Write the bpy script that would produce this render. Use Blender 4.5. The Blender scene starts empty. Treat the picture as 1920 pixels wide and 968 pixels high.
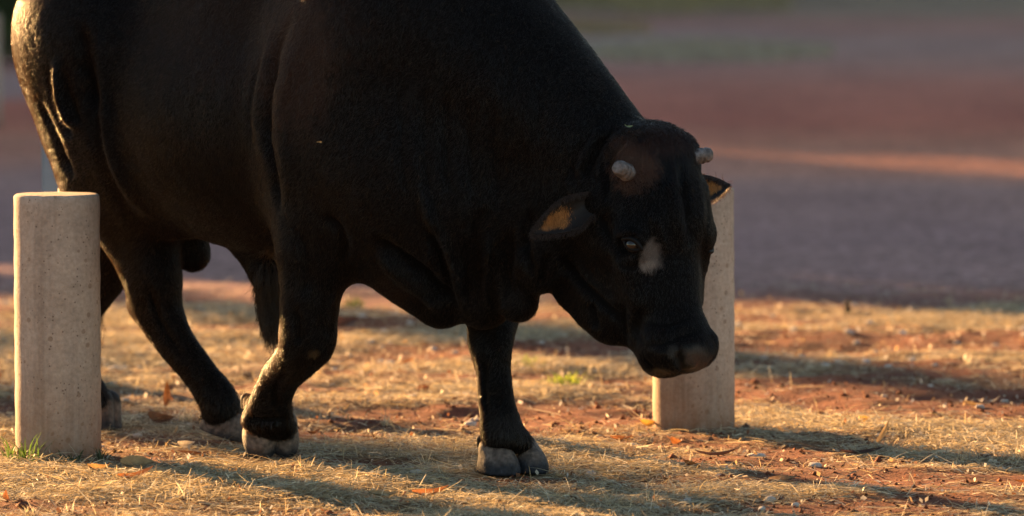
import bpy, bmesh, math, random
import numpy as np
from mathutils import Vector, Matrix
random.seed(7); rng=np.random.default_rng(11)
SC=bpy.context.scene; COL=SC.collection
# ------------------------------------------------------------------ camera
cam_d=bpy.data.cameras.new('camera'); cam=bpy.data.objects.new('camera',cam_d); COL.objects.link(cam)
cam_d.sensor_width=36; cam_d.lens=200; cam_d.clip_start=.5; cam_d.clip_end=6000
cam.location=(0,0,1.68); cam.rotation_euler=(math.pi/2-math.atan(714/10667.0),0,0)
cam_d.dof.use_dof=True; cam_d.dof.focus_distance=15.9; cam_d.dof.aperture_fstop=3.0
SC.camera=cam
# ------------------------------------------------------------------ sky, sun, exposure
SUN_EL=math.radians(10.0); SUN_AZ=math.atan2(-.588,.809)      # from straight ahead, towards the left
world=bpy.data.worlds.new('World'); SC.world=world; world.use_nodes=True
wn=world.node_tree; sky=wn.nodes.new('ShaderNodeTexSky'); sky.sky_type='NISHITA'; sky.sun_disc=False
sky.sun_elevation=SUN_EL; sky.sun_rotation=SUN_AZ; sky.dust_density=.4; sky.ozone_density=2.5
wb=wn.nodes.new('ShaderNodeMix'); wb.data_type='RGBA'; wb.blend_type='MULTIPLY'; wb.inputs[0].default_value=1; wb.inputs[7].default_value=(1.10,.87,.69,1)   # warm white balance
bg=wn.nodes['Background']; wn.links.new(sky.outputs[0],wb.inputs[6]); wn.links.new(wb.outputs[2],bg.inputs[0]); bg.inputs[1].default_value=.05
sun_d=bpy.data.lights.new('sun','SUN'); sun_d.energy=5.0; sun_d.angle=math.radians(.7); sun_d.color=(1.0,.55,.21)
sun=bpy.data.objects.new('sun',sun_d); COL.objects.link(sun)
SUND=Vector((math.sin(SUN_AZ)*math.cos(SUN_EL),math.cos(SUN_AZ)*math.cos(SUN_EL),math.sin(SUN_EL)))
sun.rotation_euler=SUND.to_track_quat('Z','Y').to_euler(); sun.location=(-20,40,12)
SC.view_settings.view_transform='Standard'; SC.view_settings.look='None'
SC.view_settings.exposure=2.98; SC.view_settings.gamma=1
# ------------------------------------------------------------------ modelling in arrays: a field of blended shapes and its surface
FPX=10667.0; CAMH=1.68; PITCH=math.atan(714/10667.0)
_cp,_sp=math.cos(PITCH),math.sin(PITCH)
def W(px,py,Y):
    u=(px-960)/FPX; v=(484-py)/FPX
    d=np.array([u, v*_sp+_cp, v*_cp-_sp]); t=Y/d[1]
    return np.array([0,0,CAMH])+d*t
BO=np.array([-.69,16.57]); BF=np.array([.68,-.733]); BL=np.array([.733,.68])
def B(s,l,z):
    p=BO+s*BF+l*BL
    return np.array([p[0],p[1],z])
BAX=np.array([[.68,-.733,0],[.733,.68,0],[0,0,1.]])
# head frame
HT=W(1262,262,15.58)
_hf=W(1305,650,15.44)-HT; HLEN=np.linalg.norm(_hf); _hf/=HLEN
_hl=np.array([.78,.61,.13]); _hl-=_hl.dot(_hf)*_hf; _hl/=np.linalg.norm(_hl)
_hn=np.cross(_hf,_hl)
HAX=np.array([_hf,_hl,_hn])
def H(a,l,n): return HT+a*_hf+l*_hl+n*_hn
def rot_ax(ax,i,j,deg):
    c,s=math.cos(math.radians(deg)),math.sin(math.radians(deg)); r=ax.copy()
    r[i]=c*ax[i]+s*ax[j]; r[j]=-s*ax[i]+c*ax[j]; return r

class Field:
    def __init__(s,lo,hi,h):
        s.lo=np.array(lo,np.float32); s.h=h
        s.n=np.ceil((np.array(hi)-s.lo)/h).astype(int)+1
        s.d=np.full(s.n,.5,np.float32)
    def _win(s,lo,hi):
        i0=np.clip(np.floor((lo-s.lo)/s.h).astype(int),0,s.n-1); i1=np.clip(np.ceil((hi-s.lo)/s.h).astype(int)+1,1,s.n)
        sl=tuple(slice(a,b) for a,b in zip(i0,i1))
        g=[(s.lo[k]+s.h*np.arange(i0[k],i1[k])).astype(np.float32) for k in range(3)]
        return sl,g[0][:,None,None],g[1][None,:,None],g[2][None,None,:]
    def _op(s,sl,e,k,op):
        d=s.d[sl]
        if op=='sub':
            e=-e; h=np.clip(.5-.5*(d-e)/k,0,1); s.d[sl]=d+(e-d)*h+k*h*(1-h)
        else:
            h=np.clip(.5+.5*(d-e)/k,0,1); s.d[sl]=d+(e-d)*h-k*h*(1-h)
    @staticmethod
    def _rc(a,ra,b,rb,x,y,z):
        ba=b-a; l2=float(ba.dot(ba))+1e-9; rr=ra-rb; a2=l2-rr*rr
        if a2<=0: # one ball swallows the other
            c,r=(a,ra) if ra>rb else (b,rb)
            return np.sqrt((x-c[0])**2+(y-c[1])**2+(z-c[2])**2)-r
        x=x-a[0];y=y-a[1];z=z-a[2]
        yy=x*ba[0]+y*ba[1]+z*ba[2]; zz=yy-l2
        x2=np.maximum((x*x+y*y+z*z)*l2-yy*yy,0)*l2
        y2=yy*yy*l2; z2=zz*zz*l2; k=np.sign(rr)*rr*rr*x2
        e=(np.sqrt(x2*a2/l2)+yy*rr)/l2-ra
        e=np.where(np.sign(yy)*a2*y2<k,np.sqrt(x2+y2)/l2-ra,e)
        return np.where(np.sign(zz)*a2*z2>k,np.sqrt(x2+z2)/l2-rb,e)
    def rc(s,a,ra,b,rb,k=.05,op='add',m=.06):
        a=np.asarray(a,float); b=np.asarray(b,float); R=max(ra,rb)+k+m
        sl,x,y,z=s._win(np.minimum(a,b)-R,np.maximum(a,b)+R)
        s._op(sl,s._rc(a,ra,b,rb,x,y,z).astype(np.float32),k,op)
    def chain(s,pts,k=.04,sub=5,m=.06):
        P=np.array([np.append(p,r) for p,r in pts]); Q=np.vstack([2*P[0]-P[1],P,2*P[-1]-P[-2]]); out=[]
        for i in range(1,len(Q)-2):
            for t in np.arange(sub)/sub:
                a,b,c,d=Q[i-1:i+3]
                out.append(.5*(2*b+(c-a)*t+(2*a-5*b+4*c-d)*t*t+(3*b-a-3*c+d)*t**3))
        out=np.array(out+[P[-1]]); R=out[:,3].max()+k+m
        sl,x,y,z=s._win(out[:,:3].min(0)-R,out[:,:3].max(0)+R); e=None
        for u,v in zip(out,out[1:]):
            q=s._rc(u[:3],u[3],v[:3],v[3],x,y,z); e=q if e is None else np.minimum(e,q)
        s._op(sl,e.astype(np.float32),k,'add')
    def el(s,c,ax,r,k=.05,op='add',m=.06):
        c=np.asarray(c,float); R=np.sqrt(((ax*np.array(r)[:,None])**2).sum(0))+k+m
        sl,x,y,z=s._win(c-R,c+R); x=x-c[0];y=y-c[1];z=z-c[2]
        q=[(x*ax[i,0]+y*ax[i,1]+z*ax[i,2])/r[i] for i in range(3)]
        k0=np.sqrt(q[0]**2+q[1]**2+q[2]**2)+1e-6
        k1=np.sqrt((q[0]/r[0])**2+(q[1]/r[1])**2+(q[2]/r[2])**2)+1e-6
        s._op(sl,(k0*(k0-1)/k1).astype(np.float32),k,op)
    def mesh(s):
        d=s.d; n=s.n
        ins=d<0
        sh=lambda A,i,j,k:A[i:A.shape[0]-1+i,j:A.shape[1]-1+j,k:A.shape[2]-1+k]
        cnt=np.zeros(n-1,np.int8)
        for i in (0,1):
            for j in (0,1):
                for k in (0,1): cnt+=sh(ins,i,j,k)
        act=(cnt>0)&(cnt<8)
        idx=np.full(n-1,-1,np.int64); cells=np.argwhere(act); idx[act]=np.arange(len(cells))
        P=np.zeros((len(cells),3)); w=np.zeros(len(cells))
        co=[(i,j,k) for i in (0,1) for j in (0,1) for k in (0,1)]
        vals={c:d[cells[:,0]+c[0],cells[:,1]+c[1],cells[:,2]+c[2]] for c in co}
        for c in co:
            for ax in range(3):
                if c[ax]==0:
                    e=list(c); e[ax]=1; e=tuple(e); a=vals[c]; b=vals[e]
                    m=(a<0)!=(b<0); t=np.where(m,a/np.where(m,a-b,1),0)
                    p=np.array(c,float)[None]+np.eye(3)[ax][None]*t[:,None]
                    P[m]+=p[m]; w[m]+=1
        V=s.lo+s.h*(cells+P/w[:,None])
        F=[]
        for ax in range(3):
            o=[0,1,2]; u,v=o[(ax+1)%3],o[(ax+2)%3]
            A=np.moveaxis(ins,[ax,u,v],[0,1,2]); I=np.moveaxis(idx,[ax,u,v],[0,1,2])
            a=A[:-1,1:-1,1:-1]; b=A[1:,1:-1,1:-1]
            q=np.stack([I[:,:-1,:-1],I[:,1:,:-1],I[:,1:,1:],I[:,:-1,1:]],-1)
            F.append(q[a&~b]); F.append(q[~a&b][:,::-1])
        return V,np.concatenate(F)

def build_field(h=.008):
    f=Field([-1.75,15.1,.02],[.72,17.75,1.85],h)
    K=.09
    # torso
    f.el(B(0,0,1.02),BAX,(.80,.37,.435),K)
    f.el(B(.52,0,1.06),BAX,(.42,.34,.48),K)
    f.el(B(.42,0,1.42),BAX,(.38,.17,.22),.15)
    f.el(B(-.60,0,1.16),BAX,(.34,.28,.31),K)
    RAX=np.array([[-.93,-.37,0],[.37,-.93,0],[0,0,1.]])
    f.el(np.array([-1.257,16.90,1.205]),RAX,(.22,.33,.275),.08)
    f.el(W(199,255,16.90),np.array(rot_ax(RAX,2,0,22)),(.178,.29,.37),.06)
    f.rc(B(-.45,-.2,1.36),.08,B(-.5,-.1,1.36),.08,.12)
    f.el(B(-.15,0,1.3),BAX,(.5,.24,.17),.12)
    f.el(B(.12,0,1.36),BAX,(.48,.26,.16),.16)
    f.el(B(-.63,.17,1.2),BAX,(.28,.18,.27),.08)
    f.rc(B(-.66,.17,1.1),.17,W(205,380,17.22),.16,.08)
    # neck and crest
    f.rc(W(815,50,16.05),.315,W(1150,312,15.73),.145,.1)
    f.rc(W(800,320,16.05),.31,W(1060,445,15.84),.135,.14)
    f.el(W(850,380,16.03),BAX,(.26,.24,.33),.14)
    # brisket and dewlap
    f.rc(W(690,440,16.1),.10,W(828,563,15.97),.085,.035)
    f.rc(W(900,470,15.92),.13,W(905,560,15.9),.088,.04)
    f.rc(W(965,480,15.83),.08,W(972,566,15.8),.058,.035)
    f.rc(W(1010,480,15.75),.09,W(1012,520,15.74),.05,.035)
    # near shoulder
    f.el(B(.50,-.19,1.05),rot_ax(BAX,0,2,-12),(.26,.16,.5),.09)
    # near foreleg
    f.rc(W(625,330,16.12),.15,W(590,470,16.08),.10,.1)
    f.chain([(W(592,450,16.08),.106),(W(590,490,16.08),.101),(W(582,560,16.08),.088),(W(576,635,16.1),.079),(W(560,668,16.14),.064),(W(528,705,16.24),.056),(W(508,748,16.3),.06),(W(504,770,16.33),.067),(W(503,786,16.35),.060)],.03)
    f.rc(W(603,635,16.07),.04,W(600,655,16.07),.035,.03)
    f.rc(W(468,790,16.34),.028,W(540,803,16.36),.030,.03)
    f.rc(W(470,752,16.38),.026,W(474,768,16.38),.022,.02)
    # far foreleg
    f.chain([(W(905,480,16.2),.14),(W(925,580,16.08),.08),(W(919,640,16.0),.068),(W(924,690,15.98),.052),(W(930,750,15.96),.051),(W(936,792,15.95),.057),(W(940,812,15.95),.060)],.03)
    f.rc(W(978,826,15.96),.028,W(984,838,15.97),.024,.03)
    # near hind
    f.chain([(W(222,330,16.9),.172),(W(264,440,16.88),.116),(W(284,510,16.86),.092),(W(295,575,16.86),.075),(W(326,637,16.84),.058),(W(376,703,16.82),.051),(W(408,750,16.8),.056),(W(414,770,16.8),.057)],.04)
    f.rc(W(258,570,16.9),.03,W(262,585,16.9),.028,.04)
    f.rc(W(384,785,16.84),.02,W(388,795,16.84),.018,.02)
    # far hind
    f.chain([(W(210,390,17.22),.15),(W(195,470,17.25),.115),(W(165,555,17.27),.072),(W(138,605,17.3),.062),(W(150,690,17.27),.048),(W(168,740,17.24),.054),(W(176,755,17.23),.055)],.04)
    # scrotum, sheath
    f.rc(W(345,430,16.95),.07,W(362,478,16.95),.056,.03)
    f.rc(W(470,455,16.75),.06,W(500,505,16.62),.055,.05)
    f.rc(W(500,505,16.62),.05,W(516,620,16.6),.026,.03)
    # stifle / flank fold
    f.rc(W(215,260,16.72),.05,W(330,420,16.75),.045,.06)
    # ---------------- head
    f.el(H(.12,0,-.14),HAX,(.19,.135,.14),.04)
    f.rc(H(.02,-.065,-.07),.066,H(.025,.06,-.07),.064,.05)
    f.rc(H(.02,0,-.09),.075,H(.20,0,-.075),.10,.05)
    f.rc(H(.16,0,-.12),.125,H(.49,0,-.095),.082,.05)
    for s in (-1,1):
        f.rc(H(.12,s*.10,-.085),.048,H(.25,s*.112,-.078),.047,.035)
        f.rc(H(.25,s*.112,-.078),.045,H(.30,s*.10,-.09),.042,.03)
        f.rc(H(.29,s*.115,-.115),.036,H(.42,s*.078,-.12),.045,.04)
        f.el(H(.29,s*.070,-.235),rot_ax(HAX,0,2,16),(.17,.062,.12),.05)
        f.rc(H(.12,s*.12,-.19),.05,H(.25,s*.11,-.2),.05,.06)
    f.rc(H(.32,0,-.285),.075,H(.56,0,-.16),.055,.05)
    # muzzle
    f.el(H(.55,.006,-.085),HAX,(.085,.104,.085),.04)
    f.el(H(.58,.006,-.045),rot_ax(HAX,0,2,20),(.052,.090,.052),.03)
    f.rc(H(.575,-.03,-.145),.040,H(.575,.03,-.145),.040,.04)
    f.rc(H(.575,0,-.16),.045,H(.52,0,-.17),.05,.04)
    # neck-head join, jowl folds
    f.rc(H(.14,0,-.26),.14,W(1080,390,15.82),.17,.1)
    f.el(H(.36,0,-.27),rot_ax(HAX,0,2,22),(.20,.07,.09),.05)
    f.rc(W(1055,480,15.82),.06,W(1072,545,15.78),.05,.03)
    f.chain([(W(1085,545,15.77),.055),(W(1105,585,15.74),.046),(W(1120,592,15.72),.05),(W(1142,612,15.69),.048),(W(1162,620,15.66),.04)],.03)
    f.chain([(W(1100,480,15.74),.06),(W(1120,540,15.72),.06),(W(1150,590,15.67),.05)],.05)
    for s in (-1,1):
        f.el(H(.285,s*.150,-.088),HAX,(.034,.026,.028),.02,'sub')
        f.rc(H(.622,s*.04,-.115),.003,H(.555,s*.118,-.14),.006,.014,'sub')
    f.chain([(W(1262,668,15.42),.010),(W(1266,680,15.42),.010),(W(1274,692,15.43),.009)],.012)
    f.chain([(W(1283,663,15.43),.007),(W(1290,674,15.43),.010),(W(1298,684,15.44),.011)],.012)
    f.chain([(W(1324,637,15.52),.018),(W(1326,645,15.52),.016)],.02)
    for a_,b_ in (((1272,668,15.408),(1275,679,15.408)),((1275,679,15.408),(1284,691,15.42))): f.rc(W(*a_),.0145,W(*b_),.0150,.006,'sub')
    f.rc(W(1333,655,15.50),.010,W(1326,672,15.49),.010,.01,'sub')
    f.rc(W(1330,637,15.52),.02,W(1333,645,15.52),.018,.02)
    return f

def smooth(V,F,it,lam=.6,w=None):
    E=np.concatenate([F[:,[0,1]],F[:,[1,2]],F[:,[2,3]],F[:,[3,0]]])
    deg=np.bincount(E[:,0],minlength=len(V))
    for _ in range(it):
        A=np.stack([np.bincount(E[:,0],V[E[:,1],k],len(V)) for k in range(3)],1)/deg[:,None]
        d=(A-V)*lam; V=V+(d if w is None else d*w[:,None])
    return V
def normals(V,F):
    n=np.cross(V[F[:,2]]-V[F[:,0]],V[F[:,3]]-V[F[:,1]]); N=np.zeros_like(V)
    for k in range(4):
        for c in range(3): N[:,c]+=np.bincount(F[:,k],n[:,c],len(V))
    return N/(np.linalg.norm(N,axis=1)[:,None]+1e-12)
def proj(p):
    q=p-np.array([0,0,CAMH]); dep=q[:,1]*_cp-q[:,2]*_sp; up=q[:,1]*_sp+q[:,2]*_cp
    return np.stack([960+FPX*q[:,0]/dep, 484-FPX*up/dep, dep],1)
def headmask(V):
    q=(V-H(.3,0,-.13))@HAX.T
    return np.clip(1.6-np.sqrt((q[:,0]/.32)**2+(q[:,1]/.2)**2+(q[:,2]/.24)**2)*1.2,0,1)

def curve2(pl,sub=6):
    P=np.array(pl,float); Q=np.vstack([2*P[0]-P[1],P,2*P[-1]-P[-2]]); out=[]
    for i in range(1,len(Q)-2):
        for t in np.arange(sub)/sub:
            a,b,c,d=Q[i-1:i+3]; out.append(.5*(2*b+(c-a)*t+(2*a-5*b+4*c-d)*t*t+(3*b-a-3*c+d)*t**3))
    return np.array(out+[P[-1]])
def seg_dist(q,pl):
    """distance to a path, and how far along it (0..1)"""
    best=np.full(len(q),1e9); along=np.zeros(len(q)); n=len(pl)-1
    for i in range(n):
        a=pl[i]; ab=pl[i+1]-a; L2=ab.dot(ab)+1e-9
        t=np.clip(((q-a)@ab)/L2,0,1); r=q-a-t[:,None]*ab; d=np.hypot(r[:,0],r[:,1])
        m=d<best; best[m]=d[m]; along[m]=(i+t[m])/n
    return best,along
def noise3(p,scale,seed=0):
    """smooth value noise in -1..1"""
    q=p/scale; i=np.floor(q).astype(np.int64); f=q-i; f=f*f*(3-2*f); out=0
    for dx in (0,1):
        for dy in (0,1):
            for dz in (0,1):
                h=((i[:,0]+dx)*73856093)^((i[:,1]+dy)*19349663)^((i[:,2]+dz)*83492791)^(seed*2654435761)
                h=(h^(h>>13))*1274126177; h=((h^(h>>16))&0xffff)/32767.5-1
                w=(f[:,0] if dx else 1-f[:,0])*(f[:,1] if dy else 1-f[:,1])*(f[:,2] if dz else 1-f[:,2])
                out=out+h*w
    return out
# strokes worked into the skin: path, half width, depth, nearest and farthest distance they may touch
STROKES=[
 ([(150,30),(156,90),(168,160),(180,220)],16,-.016,16.4,17.4),
 ([(548,20),(520,110),(505,200),(508,290),(518,360),(526,415)],6,-.010,15.9,16.9),
 ([(525,20),(498,110),(484,200),(490,290),(502,360)],10,.0045,15.9,16.9),
 ([(508,60),(478,150),(470,230),(478,300)],6,-.0035,15.9,16.9),
 ([(568,40),(540,130),(528,220),(532,300),(545,380)],16,.006,15.9,16.9),
 ([(185,40),(192,140),(203,240),(218,305),(240,350),(285,395),(340,432)],13,.013,16.2,17.2),
 ([(165,60),(172,160),(182,260),(200,330),(230,385),(270,425)],13,-.011,16.2,17.2),
 ([(66,180),(84,220),(104,262),(122,305),(139,340)],6,-.014,16.5,17.5),
 ([(108,100),(114,160),(128,210),(148,250)],10,.022,16.5,17.5),
 ([(94,120),(99,175),(116,225),(136,262)],7,-.016,16.5,17.5),
 ([(114,110),(122,160),(138,205),(156,240)],7,-.012,16.5,17.5),
 ([(1158,232),(1118,282),(1092,338)],7,-.014,15.2,16.1),
 ([(1138,228),(1100,278),(1074,335)],8,.010,15.2,16.1),
 ([(1122,232),(1085,285),(1060,345)],7,-.008,15.2,16.1),
 ([(1182,238),(1150,285),(1138,345),(1130,385)],6,-.010,15.2,16.1),
 ([(1168,238),(1133,285),(1118,340)],6,.008,15.2,16.1),
 ([(690,440),(740,480),(800,520),(838,575)],10,-.014,15.6,16.4),
 ([(700,470),(745,515),(800,555),(835,590)],9,.012,15.6,16.4),
 ([(800,400),(822,470),(838,540),(852,605)],11,-.014,15.6,16.4),
 ([(785,330),(810,420),(850,500),(868,590)],11,.014,15.6,16.4),
 ([(905,380),(890,470),(893,560)],12,-.008,15.6,16.4),
 ([(965,420),(950,500),(945,590)],10,-.012,15.6,16.4),
 ([(985,430),(990,480),(1000,530)],8,-.012,15.6,16.3),
 ([(720,455),(770,500),(820,545),(850,575)],6,-.010,15.6,16.4),
 ([(925,430),(915,510),(915,590)],9,.012,15.6,16.4),
 ([(880,430),(872,510),(878,590)],8,-.010,15.6,16.4),
 ([(1000,395),(985,440),(968,480)],8,-.008,15.6,16.3),
 ([(1040,90),(1010,190),(1005,290)],14,-.005,15.3,16.4),
 ([(980,60),(955,170),(950,280)],14,-.005,15.3,16.4),
 ([(1025,470),(1022,510),(1015,545)],7,-.010,15.6,16.3),
 ([(760,150),(752,260),(765,380)],8,-.004,15.3,16.4),
 ([(800,140),(795,260),(808,380)],8,-.004,15.3,16.4),
 ([(840,150),(835,260),(845,390)],8,-.005,15.3,16.4),
 ([(885,170),(880,270),(890,400)],8,-.004,15.3,16.4),
 ([(930,180),(925,280),(935,400)],9,-.004,15.3,16.4),
 ([(1048,470),(1075,510),(1110,545),(1150,585),(1178,618)],7,-.016,15.2,16.0),
 ([(1075,480),(1100,520),(1140,560),(1175,590)],9,.008,15.2,16.0),
 ([(1108,565),(1112,595),(1122,618)],5,-.012,15.2,16.0),
 ([(1170,560),(1168,600),(1180,640)],6,-.009,15.2,15.9),
 ([(1184,570),(1186,610),(1194,645)],6,.006,15.2,15.9),
 ([(1200,570),(1200,615),(1207,650)],5,-.006,15.2,15.9),
 ([(1268,290),(1277,330),(1287,375),(1293,420),(1296,470)],8,-.014,15.2,15.9),
 ([(1245,330),(1262,370),(1272,420),(1276,480)],9,.008,15.2,15.9),
 ([(1312,310),(1322,370),(1322,440),(1314,490)],11,.010,15.2,15.9),
 ([(1150,440),(1170,436),(1190,436),(1212,448)],5,.009,15.2,15.9),
 ([(1160,474),(1180,482),(1200,478)],5,.007,15.2,15.9),
 ([(1155,492),(1185,500),(1215,492)],5,-.005,15.2,15.9),
 ([(1120,400),(1140,430),(1150,470)],8,-.008,15.2,15.9),
 ([(1225,250),(1240,300),(1255,340)],7,-.005,15.2,15.9),
 ([(1215,380),(1238,430),(1250,480)],10,.008,15.2,15.9),
 ([(1205,640),(1240,640),(1275,628),(1320,615)],6,-.006,15.2,15.9),
 ([(1205,600),(1250,605),(1300,590)],5,-.004,15.2,15.9),
 ([(905,660),(910,720),(915,790)],5,-.006,15.6,16.2),
 ([(896,740),(906,742),(958,738)],5,-.004,15.6,16.2),
 ([(555,570),(560,620),(556,650)],7,-.007,15.8,16.4),
 ([(545,690),(520,730),(515,765)],6,-.007,15.8,16.5),
 ([(455,778),(490,788),(545,785)],5,-.008,15.8,16.6),
 ([(270,520),(300,600),(350,680)],6,-.007,16.5,17.1),
 ([(600,400),(640,440),(645,500)],9,-.010,15.8,16.5),
 ([(560,420),(575,500),(570,560)],9,-.006,15.8,16.5),
]
PATCHES=[ # centre, half axes, colour, strength
 ((1186,305),(46,54),(.062,.031,.019),1.0,15.2,15.95),
 ((1245,262),(50,30),(.030,.014,.010),.7,15.2,15.95),
 ((1221,480),(19,29),(.115,.095,.084),1.0,15.2,15.75),
 ((1217,499),(15,13),(.20,.168,.148),.9,15.2,15.75),
 ((1260,659),(11,13),(.055,.050,.045),.8,15.2,15.75),
 ((1236,697),(22,8),(.11,.075,.045),.9,15.2,15.75),
 ((1307,670),(28,25),(.034,.029,.026),1.0,15.2,15.75),
 ((1275,672),(11,13),(.002,.002,.002),1.0,15.2,15.75),
 ((1282,687),(13,9),(.002,.002,.002),1.0,15.2,15.75),
 ((1290,677),(6,8),(.07,.05,.04),.9,15.2,15.75),
 ((588,664),(12,9),(.09,.06,.03),.6,15.8,16.4),
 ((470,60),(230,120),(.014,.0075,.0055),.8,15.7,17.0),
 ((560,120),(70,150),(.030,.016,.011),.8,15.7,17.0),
 ((700,560),(70,50),(.026,.016,.011),.6,15.7,16.6),
 ((955,800),(40,30),(.02,.018,.018),.6,15.7,16.2),
]
def build(h=.008):
    f=build_field(h); V,F=f.mesh()
    hm=headmask(V)
    mz=np.clip(1.5-np.linalg.norm((V-H(.57,0,-.06)),axis=1)/.13,0,1)
    V=smooth(V,F,int(10*(.008/h)**2)+1,.6,(1-.8*hm)*(1-.93*mz))
    N=normals(V,F); P=proj(V)
    view=V-np.array([0,0,CAMH]); view/=np.linalg.norm(view,axis=1)[:,None]
    face=np.clip(-(N*view).sum(1)*2.5,0,1)
    D=np.zeros(len(V))
    wob=lambda sd:(5*noise3(V,.11,sd)+2.5*noise3(V,.045,sd+1))
    Q=P[:,:2]+np.stack([wob(20),wob(30)],1)*(1-.6*hm[:,None])
    for pl,w,dep,y0,y1 in STROKES:
        a=np.array(pl)
        m=(P[:,0]>a[:,0].min()-4*w)&(P[:,0]<a[:,0].max()+4*w)&(P[:,1]>a[:,1].min()-4*w)&(P[:,1]<a[:,1].max()+4*w)&(V[:,1]>y0)&(V[:,1]<y1)&(face>0)
        i=np.nonzero(m)[0]; d,t=seg_dist(Q[i],curve2(pl))
        tp=np.clip(np.minimum(t,1-t)/.28,0,1); tp=tp*tp*(3-2*tp)
        D[i]+=dep*(1.0+.75*(1-hm[i]))*np.exp(-(d/(w*1.05))**2)*face[i]*tp
    D+=.0016*noise3(V,.07,1)*(1-.5*hm)+.0007*noise3(V,.03,2)+.004*noise3(V,.2,3)*(1-hm)
    V=V+N*D[:,None]
    V=smooth(V,F,2,.5)
    N=normals(V,F)
    C=np.tile(np.array([.0040,.0031,.0029]),(len(V),1))
    C*=1+.25*noise3(V,.25,7)[:,None]
    nz=noise3(V,.022,5)*.6+noise3(V,.010,6)*.9
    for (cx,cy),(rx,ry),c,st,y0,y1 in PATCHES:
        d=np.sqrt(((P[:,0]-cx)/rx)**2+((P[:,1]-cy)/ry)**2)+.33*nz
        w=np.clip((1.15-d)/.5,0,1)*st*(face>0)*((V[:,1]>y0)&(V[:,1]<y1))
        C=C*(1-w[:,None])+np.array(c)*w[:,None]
    return V,F,N,C
# ------------------------------------------------------------------ helpers
def mesh_obj(name,V,F,mat=None,parent=None,smooth_=True,cols=None,attrs=None,link=True):
    V=np.asarray(V,np.float32); me=bpy.data.meshes.new(name)
    if isinstance(F,np.ndarray):
        n,k=F.shape; me.vertices.add(len(V)); me.vertices.foreach_set('co',V.ravel())
        me.loops.add(n*k); me.loops.foreach_set('vertex_index',F.astype(np.int32).ravel())
        me.polygons.add(n); me.polygons.foreach_set('loop_start',np.arange(0,n*k,k,dtype=np.int32))
        me.update(calc_edges=True)
    else:
        me.from_pydata(V.tolist(),[],F); me.update()
    me.validate()
    if smooth_: me.shade_smooth()
    if cols is not None:
        a=me.color_attributes.new('tint','FLOAT_COLOR','POINT')
        a.data.foreach_set('color',np.c_[cols,np.ones(len(V))].astype(np.float32).ravel())
    for k,v in (attrs or {}).items():
        a=me.attributes.new(k,'FLOAT','POINT'); a.data.foreach_set('value',np.asarray(v,np.float32))
    if mat: me.materials.append(mat)
    o=bpy.data.objects.new(name,me); o.parent=parent
    if link: COL.objects.link(o)
    return o
def tag(o,label=None,cat=None,group=None,kind=None):
    if label: o['label']=label
    if cat: o['category']=cat
    if group: o['group']=group
    if kind: o['kind']=kind
    return o
def empty(name,loc,label,cat,group=None):
    o=bpy.data.objects.new(name,None); o.empty_display_size=.1; COL.objects.link(o); o.location=loc
    return tag(o,label,cat,group)
def child_local(o,root):                      # built in world coordinates: bring it under its root without moving it
    o.parent=root; o.matrix_parent_inverse=Matrix.Translation(-Vector(root.location))
    return o
class NT:
    def __init__(s,name):
        s.m=bpy.data.materials.new(name); s.m.use_nodes=True; s.t=s.m.node_tree; s.b=s.t.nodes['Principled BSDF']; s.out=s.t.nodes['Material Output']
    def n(s,ty,**kw):
        x=s.t.nodes.new('ShaderNode'+ty)
        for k,v in kw.items():
            if hasattr(x,k): setattr(x,k,v)
            else: x.inputs[k].default_value=v
        return x
    def l(s,a,b): s.t.links.new(a,b)
    def noise(s,scale,detail=4,rough=.55,vec=None,dist=0):
        x=s.n('TexNoise'); x.inputs['Scale'].default_value=scale; x.inputs['Detail'].default_value=detail; x.inputs['Roughness'].default_value=rough; x.inputs['Distortion'].default_value=dist
        if vec is not None: s.l(vec,x.inputs['Vector'])
        return x.outputs['Fac']
    def ramp(s,fac,stops,interp='LINEAR'):
        x=s.n('ValToRGB'); cr=x.color_ramp; cr.interpolation=interp
        while len(cr.elements)<len(stops): cr.elements.new(.5)
        for e,(p,c) in zip(cr.elements,stops):
            e.position=p; e.color=(*c,1) if len(c)==3 else c
        s.l(fac,x.inputs[0]); return x.outputs[0]
    def mixc(s,fac,a,b,mode='MIX'):
        x=s.n('Mix'); x.data_type='RGBA'; x.blend_type=mode
        for v,i in ((fac,0),(a,6),(b,7)):
            if hasattr(v,'links') or hasattr(v,'is_linked'): s.l(v,x.inputs[i])
            else: x.inputs[i].default_value=v if i==0 else (*v,1)
        return x.outputs[2]
    def math(s,op,a,b=0.,c=None,clamp=False):
        x=s.n('Math'); x.operation=op; x.use_clamp=clamp
        for i,v in enumerate((a,b) if c is None else (a,b,c)):
            if hasattr(v,'is_linked'): s.l(v,x.inputs[i])
            else: x.inputs[i].default_value=v
        return x.outputs[0]
    def bump(s,h,strength=.3,dist=.01):
        x=s.n('Bump'); x.inputs['Strength'].default_value=strength; x.inputs['Distance'].default_value=dist
        s.l(h,x.inputs['Height']); s.l(x.outputs[0],s.b.inputs['Normal']); return x
    def attr(s,name,out='Color'):
        x=s.n('Attribute'); x.attribute_name=name; return x.outputs[out]
    def pos(s): return s.n('NewGeometry').outputs['Position']
    def obj(s): return s.n('TexCoord').outputs['Object']
def scale_vec(m,v,sc):
    x=m.n('Mapping'); x.inputs['Scale'].default_value=sc; m.l(v,x.inputs[0]); return x.outputs[0]

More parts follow.
